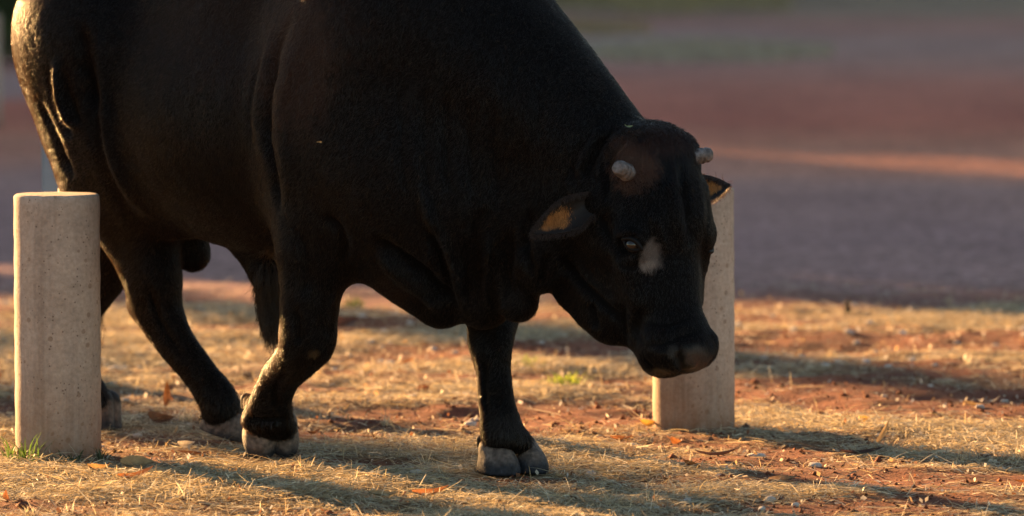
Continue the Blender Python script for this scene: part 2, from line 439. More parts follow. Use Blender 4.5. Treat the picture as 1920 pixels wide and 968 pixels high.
# ------------------------------------------------------------------ materials
def mat_hide():
    m=NT('black_hide'); o=m.obj()
    c=m.attr('tint'); n1=m.noise(300,3,.6,scale_vec(m,o,(1,1,.35))); n2=m.noise(40,3,.6,o)
    g=m.attr('gloss','Fac'); m.l(m.math('SUBTRACT',.66,m.math('MULTIPLY',g,.46)),m.b.inputs['Roughness'])
    c=m.mixc(m.math('MULTIPLY',n1,.5),c,(.004,.004,.004),'MULTIPLY'); m.l(c,m.b.inputs['Base Color'])
    m.l(m.math('ADD',.045,m.math('MULTIPLY',g,.4)),m.b.inputs['Specular IOR Level'])
    m.b.inputs['Sheen Weight'].default_value=.02; m.b.inputs['Sheen Roughness'].default_value=.4
    n3=m.noise(1,4,.6,scale_vec(m,o,(70,70,13)),.6); h=m.math('ADD',m.math('MULTIPLY',n1,.5),m.math('ADD',m.math('MULTIPLY',n2,.4),m.math('MULTIPLY',n3,1.6))); m.bump(h,.30,.004)
    return m.m
def mat_hair(name,rough=.4,attr=True,colr=None):
    m=NT(name)
    if attr: m.l(m.attr('tint'),m.b.inputs['Base Color'])
    else: m.b.inputs['Base Color'].default_value=(*colr,1)
    m.b.inputs['Roughness'].default_value=rough; m.b.inputs['Specular IOR Level'].default_value=.33; m.b.inputs['Specular Tint'].default_value=(.90,.95,1,1)
    return m.m
def mat_tint(name,rough=.5,spec=.4,nscale=60,namt=.4,bump=.2,dist=.004,trans=0.):
    m=NT(name); o=m.obj(); n1=m.noise(nscale,5,.6,o)
    c=m.mixc(namt,m.attr('tint'),m.ramp(n1,[(.3,(.35,.35,.35)),(.7,(1.3,1.3,1.3))]),'MULTIPLY'); m.l(c,m.b.inputs['Base Color'])
    m.b.inputs['Roughness'].default_value=rough; m.b.inputs['Specular IOR Level'].default_value=spec
    if bump: m.bump(n1,bump,dist)
    if trans:
        t=m.n('BsdfTranslucent'); m.l(c,t.inputs[0]); x=m.n('MixShader'); x.inputs[0].default_value=trans
        m.l(m.b.outputs[0],x.inputs[1]); m.l(t.outputs[0],x.inputs[2]); m.l(x.outputs[0],m.out.inputs[0])
    return m.m
def mat_concrete():
    m=NT('weathered_concrete'); o=m.obj()
    n1=m.noise(6,5,.6,o); n2=m.noise(85,4,.65,o); n3=m.noise(240,2,.5,o); n4=m.noise(26,3,.7,scale_vec(m,o,(1,1,.5)))
    c=m.ramp(n1,[(.3,(.33,.265,.215)),(.7,(.46,.385,.325))])
    c=m.mixc(.42,c,m.ramp(n2,[(.35,(.55,.53,.5)),(.65,(1.2,1.18,1.15))]),'MULTIPLY')
    v=m.n('TexVoronoi'); v.inputs['Scale'].default_value=75; m.l(o,v.inputs['Vector'])
    pit=m.math('MULTIPLY',m.math('LESS_THAN',v.outputs['Distance'],.2),m.math('GREATER_THAN',n4,.53))
    c=m.mixc(m.math('MULTIPLY',pit,.75),c,(.10,.065,.045))
    v2=m.n('TexVoronoi'); v2.inputs['Scale'].default_value=22; m.l(o,v2.inputs['Vector'])
    spot=m.math('MULTIPLY',m.math('LESS_THAN',v2.outputs['Distance'],.17),m.math('GREATER_THAN',n1,.5))
    c=m.mixc(m.math('MULTIPLY',spot,.5),c,(.16,.10,.06))
    st=m.noise(16,4,.7,scale_vec(m,o,(1,1,.06))); c=m.mixc(.55,c,m.ramp(st,[(.35,(.62,.58,.55)),(.5,(1,1,1)),(.68,(1.12,1.10,1.06))]),'MULTIPLY')
    z=m.n('SeparateXYZ'); m.l(o,z.inputs[0])
    low=m.math('MULTIPLY',m.ramp(z.outputs[2],[(0,(1,1,1)),(.05,(.7,.7,.7)),(.24,(0,0,0))]),m.math('MULTIPLY',n4,1.5))
    c=m.mixc(low,c,(.22,.11,.06)); m.l(c,m.b.inputs['Base Color'])
    m.b.inputs['Roughness'].default_value=.9; m.b.inputs['Specular IOR Level'].default_value=.2
    h=m.math('SUBTRACT',m.math('ADD',m.math('MULTIPLY',n2,.6),m.math('MULTIPLY',n3,.4)),m.math('MULTIPLY',pit,.8)); m.bump(h,.5,.004)
    return m.m
def mat_ground():
    m=NT('red_earth_ground'); p=m.pos(); s=m.n('SeparateXYZ'); m.l(p,s.inputs[0]); X,Y=s.outputs[0],s.outputs[1]
    big=m.noise(.35,4,.55,p); mid=m.noise(2.2,5,.6,p); fine=m.noise(38,5,.65,p); grit=m.noise(140,3,.6,p)
    soil=m.ramp(mid,[(.3,(.095,.034,.021)),(.55,(.17,.058,.032)),(.75,(.25,.098,.052))])
    soil=m.mixc(.7,soil,m.ramp(fine,[(.3,(.45,.45,.45)),(.7,(1.35,1.35,1.35))]),'MULTIPLY')
    straw=m.attr('straw','Fac')
    thatch=m.ramp(fine,[(.3,(.12,.085,.04)),(.7,(.36,.28,.15))])
    near=m.mixc(m.math('MULTIPLY',straw,.75),soil,thatch)
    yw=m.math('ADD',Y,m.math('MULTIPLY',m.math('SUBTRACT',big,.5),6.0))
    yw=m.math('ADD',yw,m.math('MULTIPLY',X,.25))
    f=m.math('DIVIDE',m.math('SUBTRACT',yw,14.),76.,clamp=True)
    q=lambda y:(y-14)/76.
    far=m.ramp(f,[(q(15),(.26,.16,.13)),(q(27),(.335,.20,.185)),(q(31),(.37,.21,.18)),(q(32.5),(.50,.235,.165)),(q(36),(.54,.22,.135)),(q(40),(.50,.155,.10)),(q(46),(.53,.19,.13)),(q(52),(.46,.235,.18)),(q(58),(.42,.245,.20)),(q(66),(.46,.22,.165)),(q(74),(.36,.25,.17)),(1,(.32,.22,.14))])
    v=m.n('TexVoronoi'); v.inputs['Scale'].default_value=26; m.l(p,v.inputs['Vector'])
    far=m.mixc(.75,far,m.ramp(v.outputs['Color'],[(.1,(.45,.42,.42)),(.9,(1.5,1.45,1.45))]),'MULTIPLY')
    far=m.mixc(.6,far,m.ramp(m.noise(.9,3,.6,scale_vec(m,p,(1,.4,1))),[(.3,(.7,.68,.7)),(.7,(1.25,1.25,1.2))]),'MULTIPLY')
    # pale grey track that crosses the far side from the left
    trk=m.math('SUBTRACT',m.math('ADD',Y,m.math('MULTIPLY',X,-2.2)),m.math('ADD',55.,m.math('MULTIPLY',m.math('SUBTRACT',big,.5),10.)))
    trk=m.ramp(m.math('ADD',m.math('MULTIPLY',trk,.06),.5),[(.2,(0,0,0)),(.4,(1,1,1)),(.62,(1,1,1)),(.85,(0,0,0))])
    xm=m.ramp(m.math('MULTIPLY',m.math('ADD',X,4.),.1,clamp=True),[(.45,(1,1,1)),(.75,(0,0,0))]); trk=m.math('MULTIPLY',trk,xm)
    far=m.mixc(m.math('MULTIPLY',trk,.6),far,(.40,.31,.28))
    edge=m.math('ADD',Y,m.math('MULTIPLY',m.math('SUBTRACT',m.noise(1.3,4,.6,p),.5),3.0))
    w=m.ramp(m.math('DIVIDE',m.math('SUBTRACT',edge,21.6),2.2,clamp=True),[(.0,(0,0,0)),(1,(1,1,1))],'EASE')
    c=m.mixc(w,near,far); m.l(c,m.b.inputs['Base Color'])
    m.b.inputs['Roughness'].default_value=.95; m.b.inputs['Specular IOR Level'].default_value=.1
    h=m.math('ADD',m.math('MULTIPLY',fine,.7),m.math('MULTIPLY',grit,.3)); m.bump(h,.9,.018)
    return m.m

# ------------------------------------------------------------------ ground
def gh(x,y):
    p=np.stack([np.asarray(x,float).ravel(),np.asarray(y,float).ravel(),np.zeros(np.size(x))],1)
    fade=np.clip(1-np.abs(p[:,1]-18.5)/14,0.15,1)
    h=(.016*noise3(p,.55,41)+.013*noise3(p,.19,42)+.0055*noise3(p,.075,43))*fade
    for (bx,by,br) in ((-1.32,16.46,.35),(.556,17.33,.35),(0,15.95,.18),(-.71,16.37,.15),(-.84,16.8,.15),(-1.2,17.2,.15)):
        h*=1-np.exp(-((p[:,0]-bx)**2+(p[:,1]-by)**2)/br**2)*.9
    return h.reshape(np.shape(x))
BARE=[(1.25,18.35,.75,.5,1),(.32,17.75,.38,.32,.9),(-.30,17.65,.32,.22,.8),(-.1,20.1,.45,.5,.9),(-.02,15.75,.22,.13,.6),(-.45,16.2,.22,.12,.6),(.55,15.65,.5,.16,.75),(1.25,15.75,.35,.16,.6),(1.0,20.6,.9,.35,.7),(1.7,19.4,.6,.35,.6),(-.9,21.2,.5,.3,.6),(.5,21.6,.9,.3,.7),(.1,19.0,.35,.2,.6),(-.75,18.7,.3,.2,.5)]
def straw_mask(x,y):
    p=np.stack([x*.62,y*1.0,np.zeros_like(x)],1)
    m=.66+.70*noise3(p,.42,51)+.35*noise3(p,.17,52)+.15*noise3(p,.07,53)
    for bx,by,rx,ry,s in BARE: m-=1.35*s*np.exp(-(((x-bx)/rx)**2+((y-by)/ry)**2)**1.5)
    m-=np.clip((y-21.6+.5*noise3(p,.6,54))/1.6,0,1)*1.4
    return np.clip(m,0,1)
def axis_points(a,b,step,lo,hi):
    c=list(np.arange(a,b+1e-6,step)); s=step; v=b; 
    while v<hi: s*=1.22; v+=s; c.append(v)
    s=step; v=a; pre=[]
    while v>lo: s*=1.22; v-=s; pre.append(v)
    return np.array(pre[::-1]+c)
gx=axis_points(-2.6,2.6,.022,-2500,2500); gy=axis_points(14.3,24.0,.026,-120,5000)
GX,GY=np.meshgrid(gx,gy,indexing='xy'); gz=gh(GX,GY)
ny,nx=GX.shape; idx=np.arange(ny*nx).reshape(ny,nx)
GF=np.stack([idx[:-1,:-1],idx[:-1,1:],idx[1:,1:],idx[1:,:-1]],-1).reshape(-1,4)
gs=np.zeros(GX.size); nm=(GY.ravel()<26)&(np.abs(GX.ravel())<6)&(GY.ravel()>8); gs[nm]=straw_mask(GX.ravel()[nm],GY.ravel()[nm])
ground=mesh_obj('ground',np.stack([GX.ravel(),GY.ravel(),gz.ravel()],1),GF,mat_ground(),attrs={'straw':gs})
tag(ground,'red earth and gravel ground stretching back from the cut straw','ground',kind='structure')

# ------------------------------------------------------------------ concrete bollards
M_CONC=mat_concrete()
def bollard_mesh(r,h,seam):
    n=72; prof=[(0,-.06),(r,-.06),(r,-.02)]+[(r,z) for z in np.linspace(0,h-.008,30)]+[(r-.0015,h-.004),(r-.005,h-.001),(r-.012,h)]+[(r*k,h+.0015*(1-k)) for k in (.75,.5,.25)]
    V=[];F=[]
    prof=prof[1:]
    for (pr,z) in prof:
        for k in range(n):
            a=2*math.pi*k/n; rr=pr+(.0008*math.sin(7*z*9+3*a) if pr>r*.9 else 0)
            if seam and abs((a-seam+math.pi)%(2*math.pi)-math.pi)<.05: rr-=.002
            V.append((rr*math.cos(a),rr*math.sin(a),z))
    m=len(prof)
    for i in range(m-1):
        for k in range(n): F.append((i*n+k,i*n+(k+1)%n,(i+1)*n+(k+1)%n,(i+1)*n+k))
    V.append((0,0,h+.002)); c=len(V)-1
    for k in range(n): F.append(((m-1)*n+k,(m-1)*n+(k+1)%n,c))
    V=np.array(V); p=V.copy(); rim=np.exp(-((V[:,2]-h)/.012)**2)*(np.hypot(V[:,0],V[:,1])>r*.8); V[:,:2]*=(1+.006*noise3(p,.05,61)+.004*noise3(p,.02,62)-.022*rim*np.clip(noise3(p*np.array([1,1,0]),.035,63)-.25,0,1))[:,None]; V[:,2]-=.005*rim*np.clip(noise3(p*np.array([1,1,0]),.035,63)-.2,0,1)
    return V,F
def bollard(x,y,r,h,label,seam=None,lean=(0,0)):
    V,F=bollard_mesh(r,h,seam); o=mesh_obj('bollard',V,F,M_CONC); o.location=(x,y,0); o.rotation_euler=(lean[0],lean[1],0)
    e=o.data
    tag(o,label,'bollard','concrete bollards')
    return o
bollard(-1.318,16.46,.1245,.765,'squat round concrete bollard behind the weeds, left of the bull\'s hind legs',lean=(0,-.002))
bollard(.556,17.33,.1255,.738,'round concrete bollard partly hidden behind the bull\'s head and muzzle',seam=5.15,lean=(0,-.006))
bollard(-3.56,38.2,.13,.76,'blurred distant concrete bollard at the far left edge of the photo')

# ------------------------------------------------------------------ metal post
def mat_metal():
    m=NT('galvanised_steel'); n=m.noise(9,4,.6,m.obj()); m.l(m.ramp(n,[(.3,(.19,.25,.32)),(.7,(.25,.32,.40))]),m.b.inputs['Base Color'])
    m.b.inputs['Roughness'].default_value=.5; m.b.inputs['Metallic'].default_value=.4; m.bump(n,.1,.004); return m.m
def post():
    bm=bmesh.new(); bmesh.ops.create_cube(bm,size=1)
    bmesh.ops.scale(bm,verts=bm.verts,vec=(.115,.07,1.15)); bmesh.ops.translate(bm,verts=bm.verts,vec=(0,0,.545))
    bmesh.ops.bevel(bm,geom=bm.edges[:],offset=.008,segments=3,affect='EDGES')
    me=bpy.data.meshes.new('steel_post'); bm.to_mesh(me); bm.free(); me.materials.append(mat_metal())
    o=bpy.data.objects.new('steel_post',me); COL.objects.link(o); o.location=(-1.505,18.9,0)
    cap=bmesh.new(); bmesh.ops.create_cube(cap,size=1); bmesh.ops.scale(cap,verts=cap.verts,vec=(.125,.08,.012)); bmesh.ops.bevel(cap,geom=cap.edges[:],offset=.004,segments=2,affect='EDGES')
    cm=bpy.data.meshes.new('cap'); cap.to_mesh(cm); cap.free(); cm.materials.append(me.materials[0]); c=bpy.data.objects.new('cap',cm); COL.objects.link(c); c.parent=o; c.location=(0,0,1.126)
    tag(o,'grey blue steel post standing behind the bull\'s rump','post')
post()

# ------------------------------------------------------------------ bull
V,F,N,C=build(.0062)
bull=empty('bull',(-.69,16.57,0),'black bull with blunt horn stubs walking with its head lowered','bull')
_P=proj(V); GLOSS=np.clip(1.2-np.hypot((_P[:,0]-1300)/34,(_P[:,1]-674)/28),0,1)*(V[:,1]<15.7)
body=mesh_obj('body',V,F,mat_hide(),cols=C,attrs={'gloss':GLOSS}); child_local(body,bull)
def flip(F): return F[:,::-1]
def surf(px,py,y0,y1):
    P=proj(V); d=np.hypot(P[:,0]-px,P[:,1]-py); m=(d<8)&(V[:,1]>y0)&(V[:,1]<y1)&(N[:,1]<.3)
    i=np.nonzero(m)[0]; j=i[np.argsort(P[i,2])[:max(4,len(i)//2)]]
    n=N[j].mean(0); return V[j].mean(0),n/np.linalg.norm(n)
# hooves: two claws each, cut flat at the sole
def unit(v): v=np.array(v,float); return v/np.linalg.norm(v)
def hoof(c,toe,up,spread,L=.075,Wd=.043,Ht=.085,tone=(.135,.105,.087),sizes=(1,1),floor=.004,line=.032):
    t=unit(toe); u=np.array(up,float); u-=u.dot(t)*t; u=unit(u); s=np.cross(u,t)
    ax=np.array([t,s,u]); lo=np.array(c)-.22; hi=np.array(c)+.22
    g=Field(lo,hi,.0036)
    for sg,sz in zip((-.5,.5),sizes):
        k=np.array(c)+s*sg*spread; q=Field(lo,hi,.0036)
        q.el(k+u*.018*sz-t*.004,ax,(L*sz,Wd*sz,Ht*.72*sz),.005)
        q.rc(k+u*.07*sz-t*.025,.040*sz,k+u*.012*sz+t*.022,.040*sz,.02)
        gx_=[q.lo[a]+q.h*np.arange(q.n[a]) for a in range(3)]
        PX=gx_[0][:,None,None]-k[0];PY=gx_[1][None,:,None]-k[1];PZ=gx_[2][None,None,:]-k[2]
        plane=-(PX*u[0]+PY*u[1]+PZ*u[2])
        flo=floor-gx_[2][None,None,:]*np.ones_like(plane)
        e=np.maximum(np.maximum(q.d,plane),flo); g.d=np.minimum(g.d,e.astype(np.float32))
    hv,hf_=g.mesh(); hv=smooth(hv,hf_,3,.5)
    hu=((hv-np.array(c))@u); hn=noise3(hv,.03,71)*.5+noise3(hv,.012,72)*.3
    w=np.clip((hu+.016*hn-line)/.03,0,1)[:,None]; w2=np.clip((hu+.01*hn-.088)/.012,0,1)[:,None]
    col=np.array([.030,.032,.040])*(1-w)+np.array(tone)*w; col=col*(1-w2)+np.array([.014,.012,.012])*w2
    ring=1+.08*np.sin(hu*420+3*hn)[:,None]; col=col*ring*(1+.35*hn[:,None]+.35*noise3(hv,.006,75)[:,None])
    o=mesh_obj('hoof',hv,hf_,M_HOOF,cols=np.clip(col,.005,1)); child_local(o,bull); return o
M_HOOF=mat_tint('hoof_horn',.65,.2,55,.8,.6,.006)
hoof((.006,15.965,0),(.50,-.866,0),(-.1,.1,1),.098,.080,.046,.088,sizes=(1.08,.98))
t_=unit((.22,-.72,-.62)); tip=W(492,864,16.36); tip[2]=.0
hoof(tip-t_*.062+np.array([.034,.01,.004]),t_,(.22,-.6,.75),.074,.074,.044,.085,tone=(.145,.110,.088),line=.014,sizes=(1.05,.9))
hoof((-.838,16.84,.020),(.80,-.55,-.22),(.25,.0,1),.075,.082,.050,.095,tone=(.14,.105,.085),line=-.002)
hoof((-1.262,17.25,.014),(.70,-.42,-.52),(.5,-.1,.8),.050,.055,.024,.046)
# dewclaws
def dewclaw(px,py,y,px2,py2,y2,r):
    g=Field(W(px,py,y)-.08,W(px,py,y)+.08,.003); g.rc(W(px,py,y),r,W(px2,py2,y2),r*.6,.01); a,b=g.mesh()
    o=mesh_obj('dewclaw',a,b,M_HOOF,cols=np.tile([.03,.025,.022],(len(a),1))); child_local(o,bull)
dewclaw(462,748,16.40,458,762,16.42,.017); dewclaw(384,786,16.88,388,798,16.88,.018); dewclaw(900,824,15.97,898,836,15.98,.010)
# ears
def ear(base,tip,wdir,ndir,Wd,label=None,orange=(.2,.8)):
    base=np.array(base);tip=np.array(tip); u=tip-base; L=np.linalg.norm(u); u/=L
    w=np.array(wdir,float); w-=w.dot(u)*u; w=unit(w); n=np.cross(u,w); n*=np.sign(n.dot(ndir))
    nu,nv=34,22; pts=[[],[]]; cols=[[],[]]
    for i in range(nu):
        t=i/(nu-1); hw=Wd*(.42+.58*math.sin(min(1,t/.55)*math.pi/2))*(1-max(0,(t-.42)/.58)**1.65) if t<1 else 0
        hw=max(hw,.002)
        for j in range(nv):
            v=2*j/(nv-1)-1
            cup=.55*hw*(abs(v)**1.7)*(1.15-t*.5)+.03*L*math.sin(t*3)
            q=base+u*L*t+w*hw*v*(1-.12*v*v)+n*(cup-.012*t)
            th=.0045*(1-.6*t)
            pts[0].append(q+n*th); pts[1].append(q-n*th)
            d=math.hypot((t-.64)/.20,(v-.10)/.55)+.16*math.sin(27*t+4*v)+.10*math.sin(61*t)
            k=min(1,max(0,(1.05-d)/.3))
            inn=np.array([.016,.013,.012])*(1-k)+np.array([.26,.11,.030])*k
            cols[0].append(inn); cols[1].append(np.array([.013,.011,.012]))
    P=np.array(pts[0]+pts[1]); Cc=np.array(cols[0]+cols[1]); m=nu*nv; Fc=[]
    for i in range(nu-1):
        for j in range(nv-1):
            a=i*nv+j; Fc.append((a,a+1,a+nv+1,a+nv)); Fc.append((m+a,m+a+nv,m+a+nv+1,m+a+1))
    for i in range(nu-1):
        a=i*nv; Fc.append((a,a+nv,m+a+nv,m+a)); a=i*nv+nv-1; Fc.append((a,m+a,m+a+nv,a+nv))
    for j in range(nv-1):
        a=(nu-1)*nv+j; Fc.append((a,a+1,m+a+1,m+a))
    P=P+noise3(P,.02,81)[:,None]*n*.002
    o=mesh_obj('ear',P,np.array(Fc),M_EAR,cols=Cc)
    bm=bmesh.new(); bm.from_mesh(o.data); bmesh.ops.recalc_face_normals(bm,faces=bm.faces); bm.to_mesh(o.data); bm.free()
    child_local(o,bull); return o,P[:m].reshape(nu,nv,3),n
M_EAR=mat_tint('ear_skin',.6,.3,90,.5,.3,.003,trans=.22)
ear1,ear1P,ear1n=ear(W(1122,370,15.60),W(994,438,15.55),(.35,0,-.9),(.25,-.9,-.25),.056)
ear2,ear2P,ear2n=ear(H(.12,.10,-.17),W(1372,344,15.86),(.3,-.2,-.9),(-.1,-.5,-.8),.045)
# horns: blunt ringed stubs
def mat_horn():
    m=NT('horn_keratin'); o=m.obj(); n=m.noise(60,5,.6,o); m.l(m.ramp(n,[(.32,(.035,.027,.022)),(.5,(.10,.083,.077)),(.7,(.19,.17,.17))]),m.b.inputs['Base Color'])
    m.b.inputs['Roughness'].default_value=.55; m.bump(n,.5,.004); return m.m
M_HORN=mat_horn()
def horn(base,tip,r):
    base=np.array(base);tip=np.array(tip);u=tip-base;L=np.linalg.norm(u);u/=L; a=unit(np.cross(u,[0,0,1.]));b=np.cross(u,a)
    prof=[(t,r*(1.12-.22*t)*(1+.07*math.sin(t*26))) for t in np.linspace(0,.86,22)]+[(.93,r*.86),(.965,r*.80),(.985,r*.70),(.992,r*.4),(1.0,r*.15)]
    n=28; P=[base+u*L*t+(a*math.cos(k*2*math.pi/n)+b*math.sin(k*2*math.pi/n))*rr for t,rr in prof for k in range(n)]
    P=np.array(P+[tip+u*.0004]); m=len(prof); Fc=[(i*n+k,i*n+(k+1)%n,(i+1)*n+(k+1)%n,(i+1)*n+k) for i in range(m-1) for k in range(n)]
    Fc+=[((m-1)*n+k,(m-1)*n+(k+1)%n,m*n) for k in range(n)]
    P=P+ (noise3(P,.012,91)*.0014)[:,None]*a
    o=mesh_obj('horn',P,Fc,M_HORN); child_local(o,bull); return o
p0,n0=surf(1176,322,15.2,15.9)
horn(p0-n0*.015,W(1158,313,float(p0[1])-.052),.0225)
horn(W(1296,296,15.63),W(1333,289,15.66),.0215)
# eyes
def mat_eye():
    m=NT('dark_eye'); m.b.inputs['Base Color'].default_value=(.012,.008,.006,1); m.b.inputs['Roughness'].default_value=.03; m.b.inputs['Specular IOR Level'].default_value=.5; return m.m
M_EYE=mat_eye(); M_LID=mat_tint('eyelid_skin',.5,.12,120,.3,.2,.002)
def eye(c,n,across):
    n=unit(n); a=np.array(across,float); a-=a.dot(n)*n; a=unit(a); b=np.cross(n,a); R=.0215
    g=Field(c-.06,c+.06,.0024); g.el(c-n*.0145,np.eye(3),(R*1.12,R*1.12,R*1.12),.003); v,f=g.mesh(); v=smooth(v,f,2,.5)
    o=mesh_obj('eye',v,f,M_EYE); child_local(o,bull)
    g=Field(c-.08,c+.08,.0022)
    up=[];dn=[]
    for t in np.linspace(0,1,9):
        x=-.031+.062*t; arc=math.sin(math.pi*t)
        z=math.sqrt(max(0,1-(x/.034)**2))
        up.append((c+a*x+b*(.0125*arc)+n*(.0125*z-.006),.0050+.0026*arc)); dn.append((c+a*x-b*(.0145*arc)+n*(.0075*z-.006),.0036+.0012*arc))
    g.chain(up,.004,3,.012); g.chain(dn,.004,3,.012)
    v,f=g.mesh(); v=smooth(v,f,2,.5); o=mesh_obj('eyelid',v,f,M_LID,cols=np.tile([.006,.005,.005],(len(v),1))); child_local(o,bull)
pe,ne=surf(1186,458,15.2,15.8)
hn_=HAX[2]; hl_=HAX[1]; hf0=HAX[0]
eye(pe+ne*.004,unit(-hl_*.75+hn_*.6),hf0*.55+hn_*.75-hl_*-.25)
m2=(pe-HT)@HAX.T; pf=HT+m2[0]*HAX[0]-m2[1]*HAX[1]+m2[2]*HAX[2]
eye(pf-hl_*.012-hn_*.006,unit(hl_*.75+hn_*.6),hf0*.55+hn_*.75)
# tail
tg=Field(B(-1.15,-.15,.2),B(-.8,.2,1.55)-0,.006) if False else None
lo=np.minimum(B(-1.1,-.1,.35),B(-.8,.15,1.6))-.12; hi=np.maximum(B(-1.1,-.1,.35),B(-.8,.15,1.6))+.12
tg=Field(lo,hi,.006); tg.chain([(B(-.86,.02,1.42),.045),(B(-.95,.03,1.36),.036),(B(-.985,.03,1.15),.027),(B(-.97,.03,.9),.021),(B(-.95,.04,.70),.018),(B(-.94,.05,.5),.03),(B(-.93,.05,.38),.012)],.01)
tv,tf=tg.mesh(); tv=smooth(tv,tf,4); tail=mesh_obj('tail',tv,tf,body.data.materials[0],cols=np.tile([.012,.010,.010],(len(tv),1))); child_local(tail,bull)

# ------------------------------------------------------------------ hair
def hair_obj(name,pts,rad,mat,cols,parent):
    """pts (n,k,3)"""
    n,k,_=pts.shape; hc=bpy.data.hair_curves.new(name); hc.add_curves([k]*n)
    hc.attributes['position'].data.foreach_set('vector',pts.astype(np.float32).ravel())
    r=hc.attributes.get('radius') or hc.attributes.new('radius','FLOAT','POINT'); r.data.foreach_set('value',np.tile(rad,n).astype(np.float32) if np.ndim(rad)==1 else rad.astype(np.float32).ravel())
    a=hc.attributes.new('tint','FLOAT_COLOR','CURVE'); a.data.foreach_set('color',np.c_[cols,np.ones(n)].astype(np.float32).ravel())
    hc.materials.append(mat); o=bpy.data.objects.new(name,hc); COL.objects.link(o); child_local(o,parent); return o
tri=np.concatenate([F[:,[0,1,2]],F[:,[0,2,3]]]); ta=np.linalg.norm(np.cross(V[tri[:,1]]-V[tri[:,0]],V[tri[:,2]]-V[tri[:,0]]),axis=1)/2
def sample(n,wt):
    pr=ta*wt[tri].mean(1); pr/=pr.sum(); i=rng.choice(len(tri),n,p=pr); u=rng.random(n);v=rng.random(n); f=u+v>1; u[f]=1-u[f]; v[f]=1-v[f]
    A,Bb,Cc=tri[i].T; w=np.stack([1-u-v,u,v],1)
    mix=lambda X:X[A]*w[:,:1]+X[Bb]*w[:,1:2]+X[Cc]*w[:,2:]
    nn=mix(N); nn/=np.linalg.norm(nn,axis=1)[:,None]; return mix(V),nn,mix(C)
PV=proj(V); HM=headmask(V)
def strands(p,n,flow,L,lift,k=4,jit=.35,droop=0):
    t=flow-(flow*n).sum(1)[:,None]*n; t+=jit*rng.normal(size=p.shape); t-=(t*n).sum(1)[:,None]*n; t/=np.linalg.norm(t,axis=1)[:,None]+1e-9
    L=L*(.6+.8*rng.random(len(p))); lift=lift*(.5+rng.random(len(p)))
    out=[]
    for s in np.linspace(0,1,k):
        out.append(p-n*.001+t*(L*s)[:,None]+n*(L*lift*s*(1-.55*s))[:,None]-np.array([0,0,1])*(droop*L*s*s)[:,None])
    return np.stack(out,1)
flowb=lambda p:np.tile(-.55*np.append(BF,0)+np.array([0,0,-.8]),(len(p),1))
def flow_mix(p):
    hm=np.clip(headmask(p)*1.6,0,1)[:,None]; d=(p-H(.12,0,-.05)); d/=np.linalg.norm(d,axis=1)[:,None]+.02
    fl=flowb(p)+.35*np.stack([noise3(p,.3,5),noise3(p,.3,6),noise3(p,.3,8)],1)+.45*np.stack([noise3(p,.028,55),noise3(p,.028,56),noise3(p,.028,58)],1)
    return fl*(1-hm)+(HAX[0]*.35+d)*hm
M_COAT=mat_hair('coat_hair_black',.30); M_EARHAIR=mat_hair('ear_hair_tan',.5)
def add_glow(mt,amount):                       # light that passes through the thin hair
    t=mt.node_tree; b=t.nodes['Principled BSDF']; x=t.nodes.new('ShaderNodeMixShader'); tr=t.nodes.new('ShaderNodeBsdfTranslucent'); tr.inputs[0].default_value=(.16,.075,.022,1)
    x.inputs[0].default_value=amount; t.links.new(b.outputs[0],x.inputs[1]); t.links.new(tr.outputs[0],x.inputs[2]); t.links.new(x.outputs[0],t.nodes['Material Output'].inputs[0])
add_glow(M_COAT,.12)
wt=np.clip(.25+(-N[:,1])*1.2,.25,1)*(1-.9*np.clip(GLOSS*2,0,1))
p,n,c=sample(340000,wt)
hm=headmask(p)
coat=hair_obj('coat',strands(p,n,flow_mix(p),.015-.004*np.clip(hm,0,1),.26),np.array([.00030,.00028,.00022,.00006]),M_COAT,np.clip(c*(.6+1.1*rng.random((len(p),1)))+np.array([.10,.065,.035])*(rng.random((len(p),1))<.008),0,1),bull)
# fringe over the coronets
_z=V[:,2]; near_hoof=np.zeros(len(V))
for hx,hy,hz in ((-.01,15.96,.10),(-.70,16.36,.13),(-.86,16.82,.12),(-1.25,17.24,.13)): near_hoof=np.maximum(near_hoof,np.clip(1.25-np.sqrt((V[:,0]-hx)**2+(V[:,1]-hy)**2+(V[:,2]-hz)**2)/.085,0,1))
p,n,c=sample(5200,near_hoof+1e-9)
hair_obj('coronet_hair',strands(p,n,np.tile([0,0,-1.],(len(p),1)),.022,.35,4,.25),np.array([.00045,.00045,.0004,.0001]),M_COAT,c,bull)
# longer tuft on the poll
d=np.hypot((PV[:,0]-1225)/85,(PV[:,1]-285)/60); wp=np.clip(1.15-d,0,1)*(PV[:,2]<15.95)*(HM>0)
p,n,c=sample(13000,wp+1e-9)
fl=np.tile(HAX[0]*.8,(len(p),1))+.5*np.stack([noise3(p,.05,15),noise3(p,.05,16),noise3(p,.05,18)],1)
hair_obj('forehead_hair',strands(p,n,fl,.022,.38,5,.35),np.array([.0006,.0006,.0005,.0004,.0001]),M_COAT,np.clip(c*(1+.5*rng.random((len(p),1))),0,1),bull)
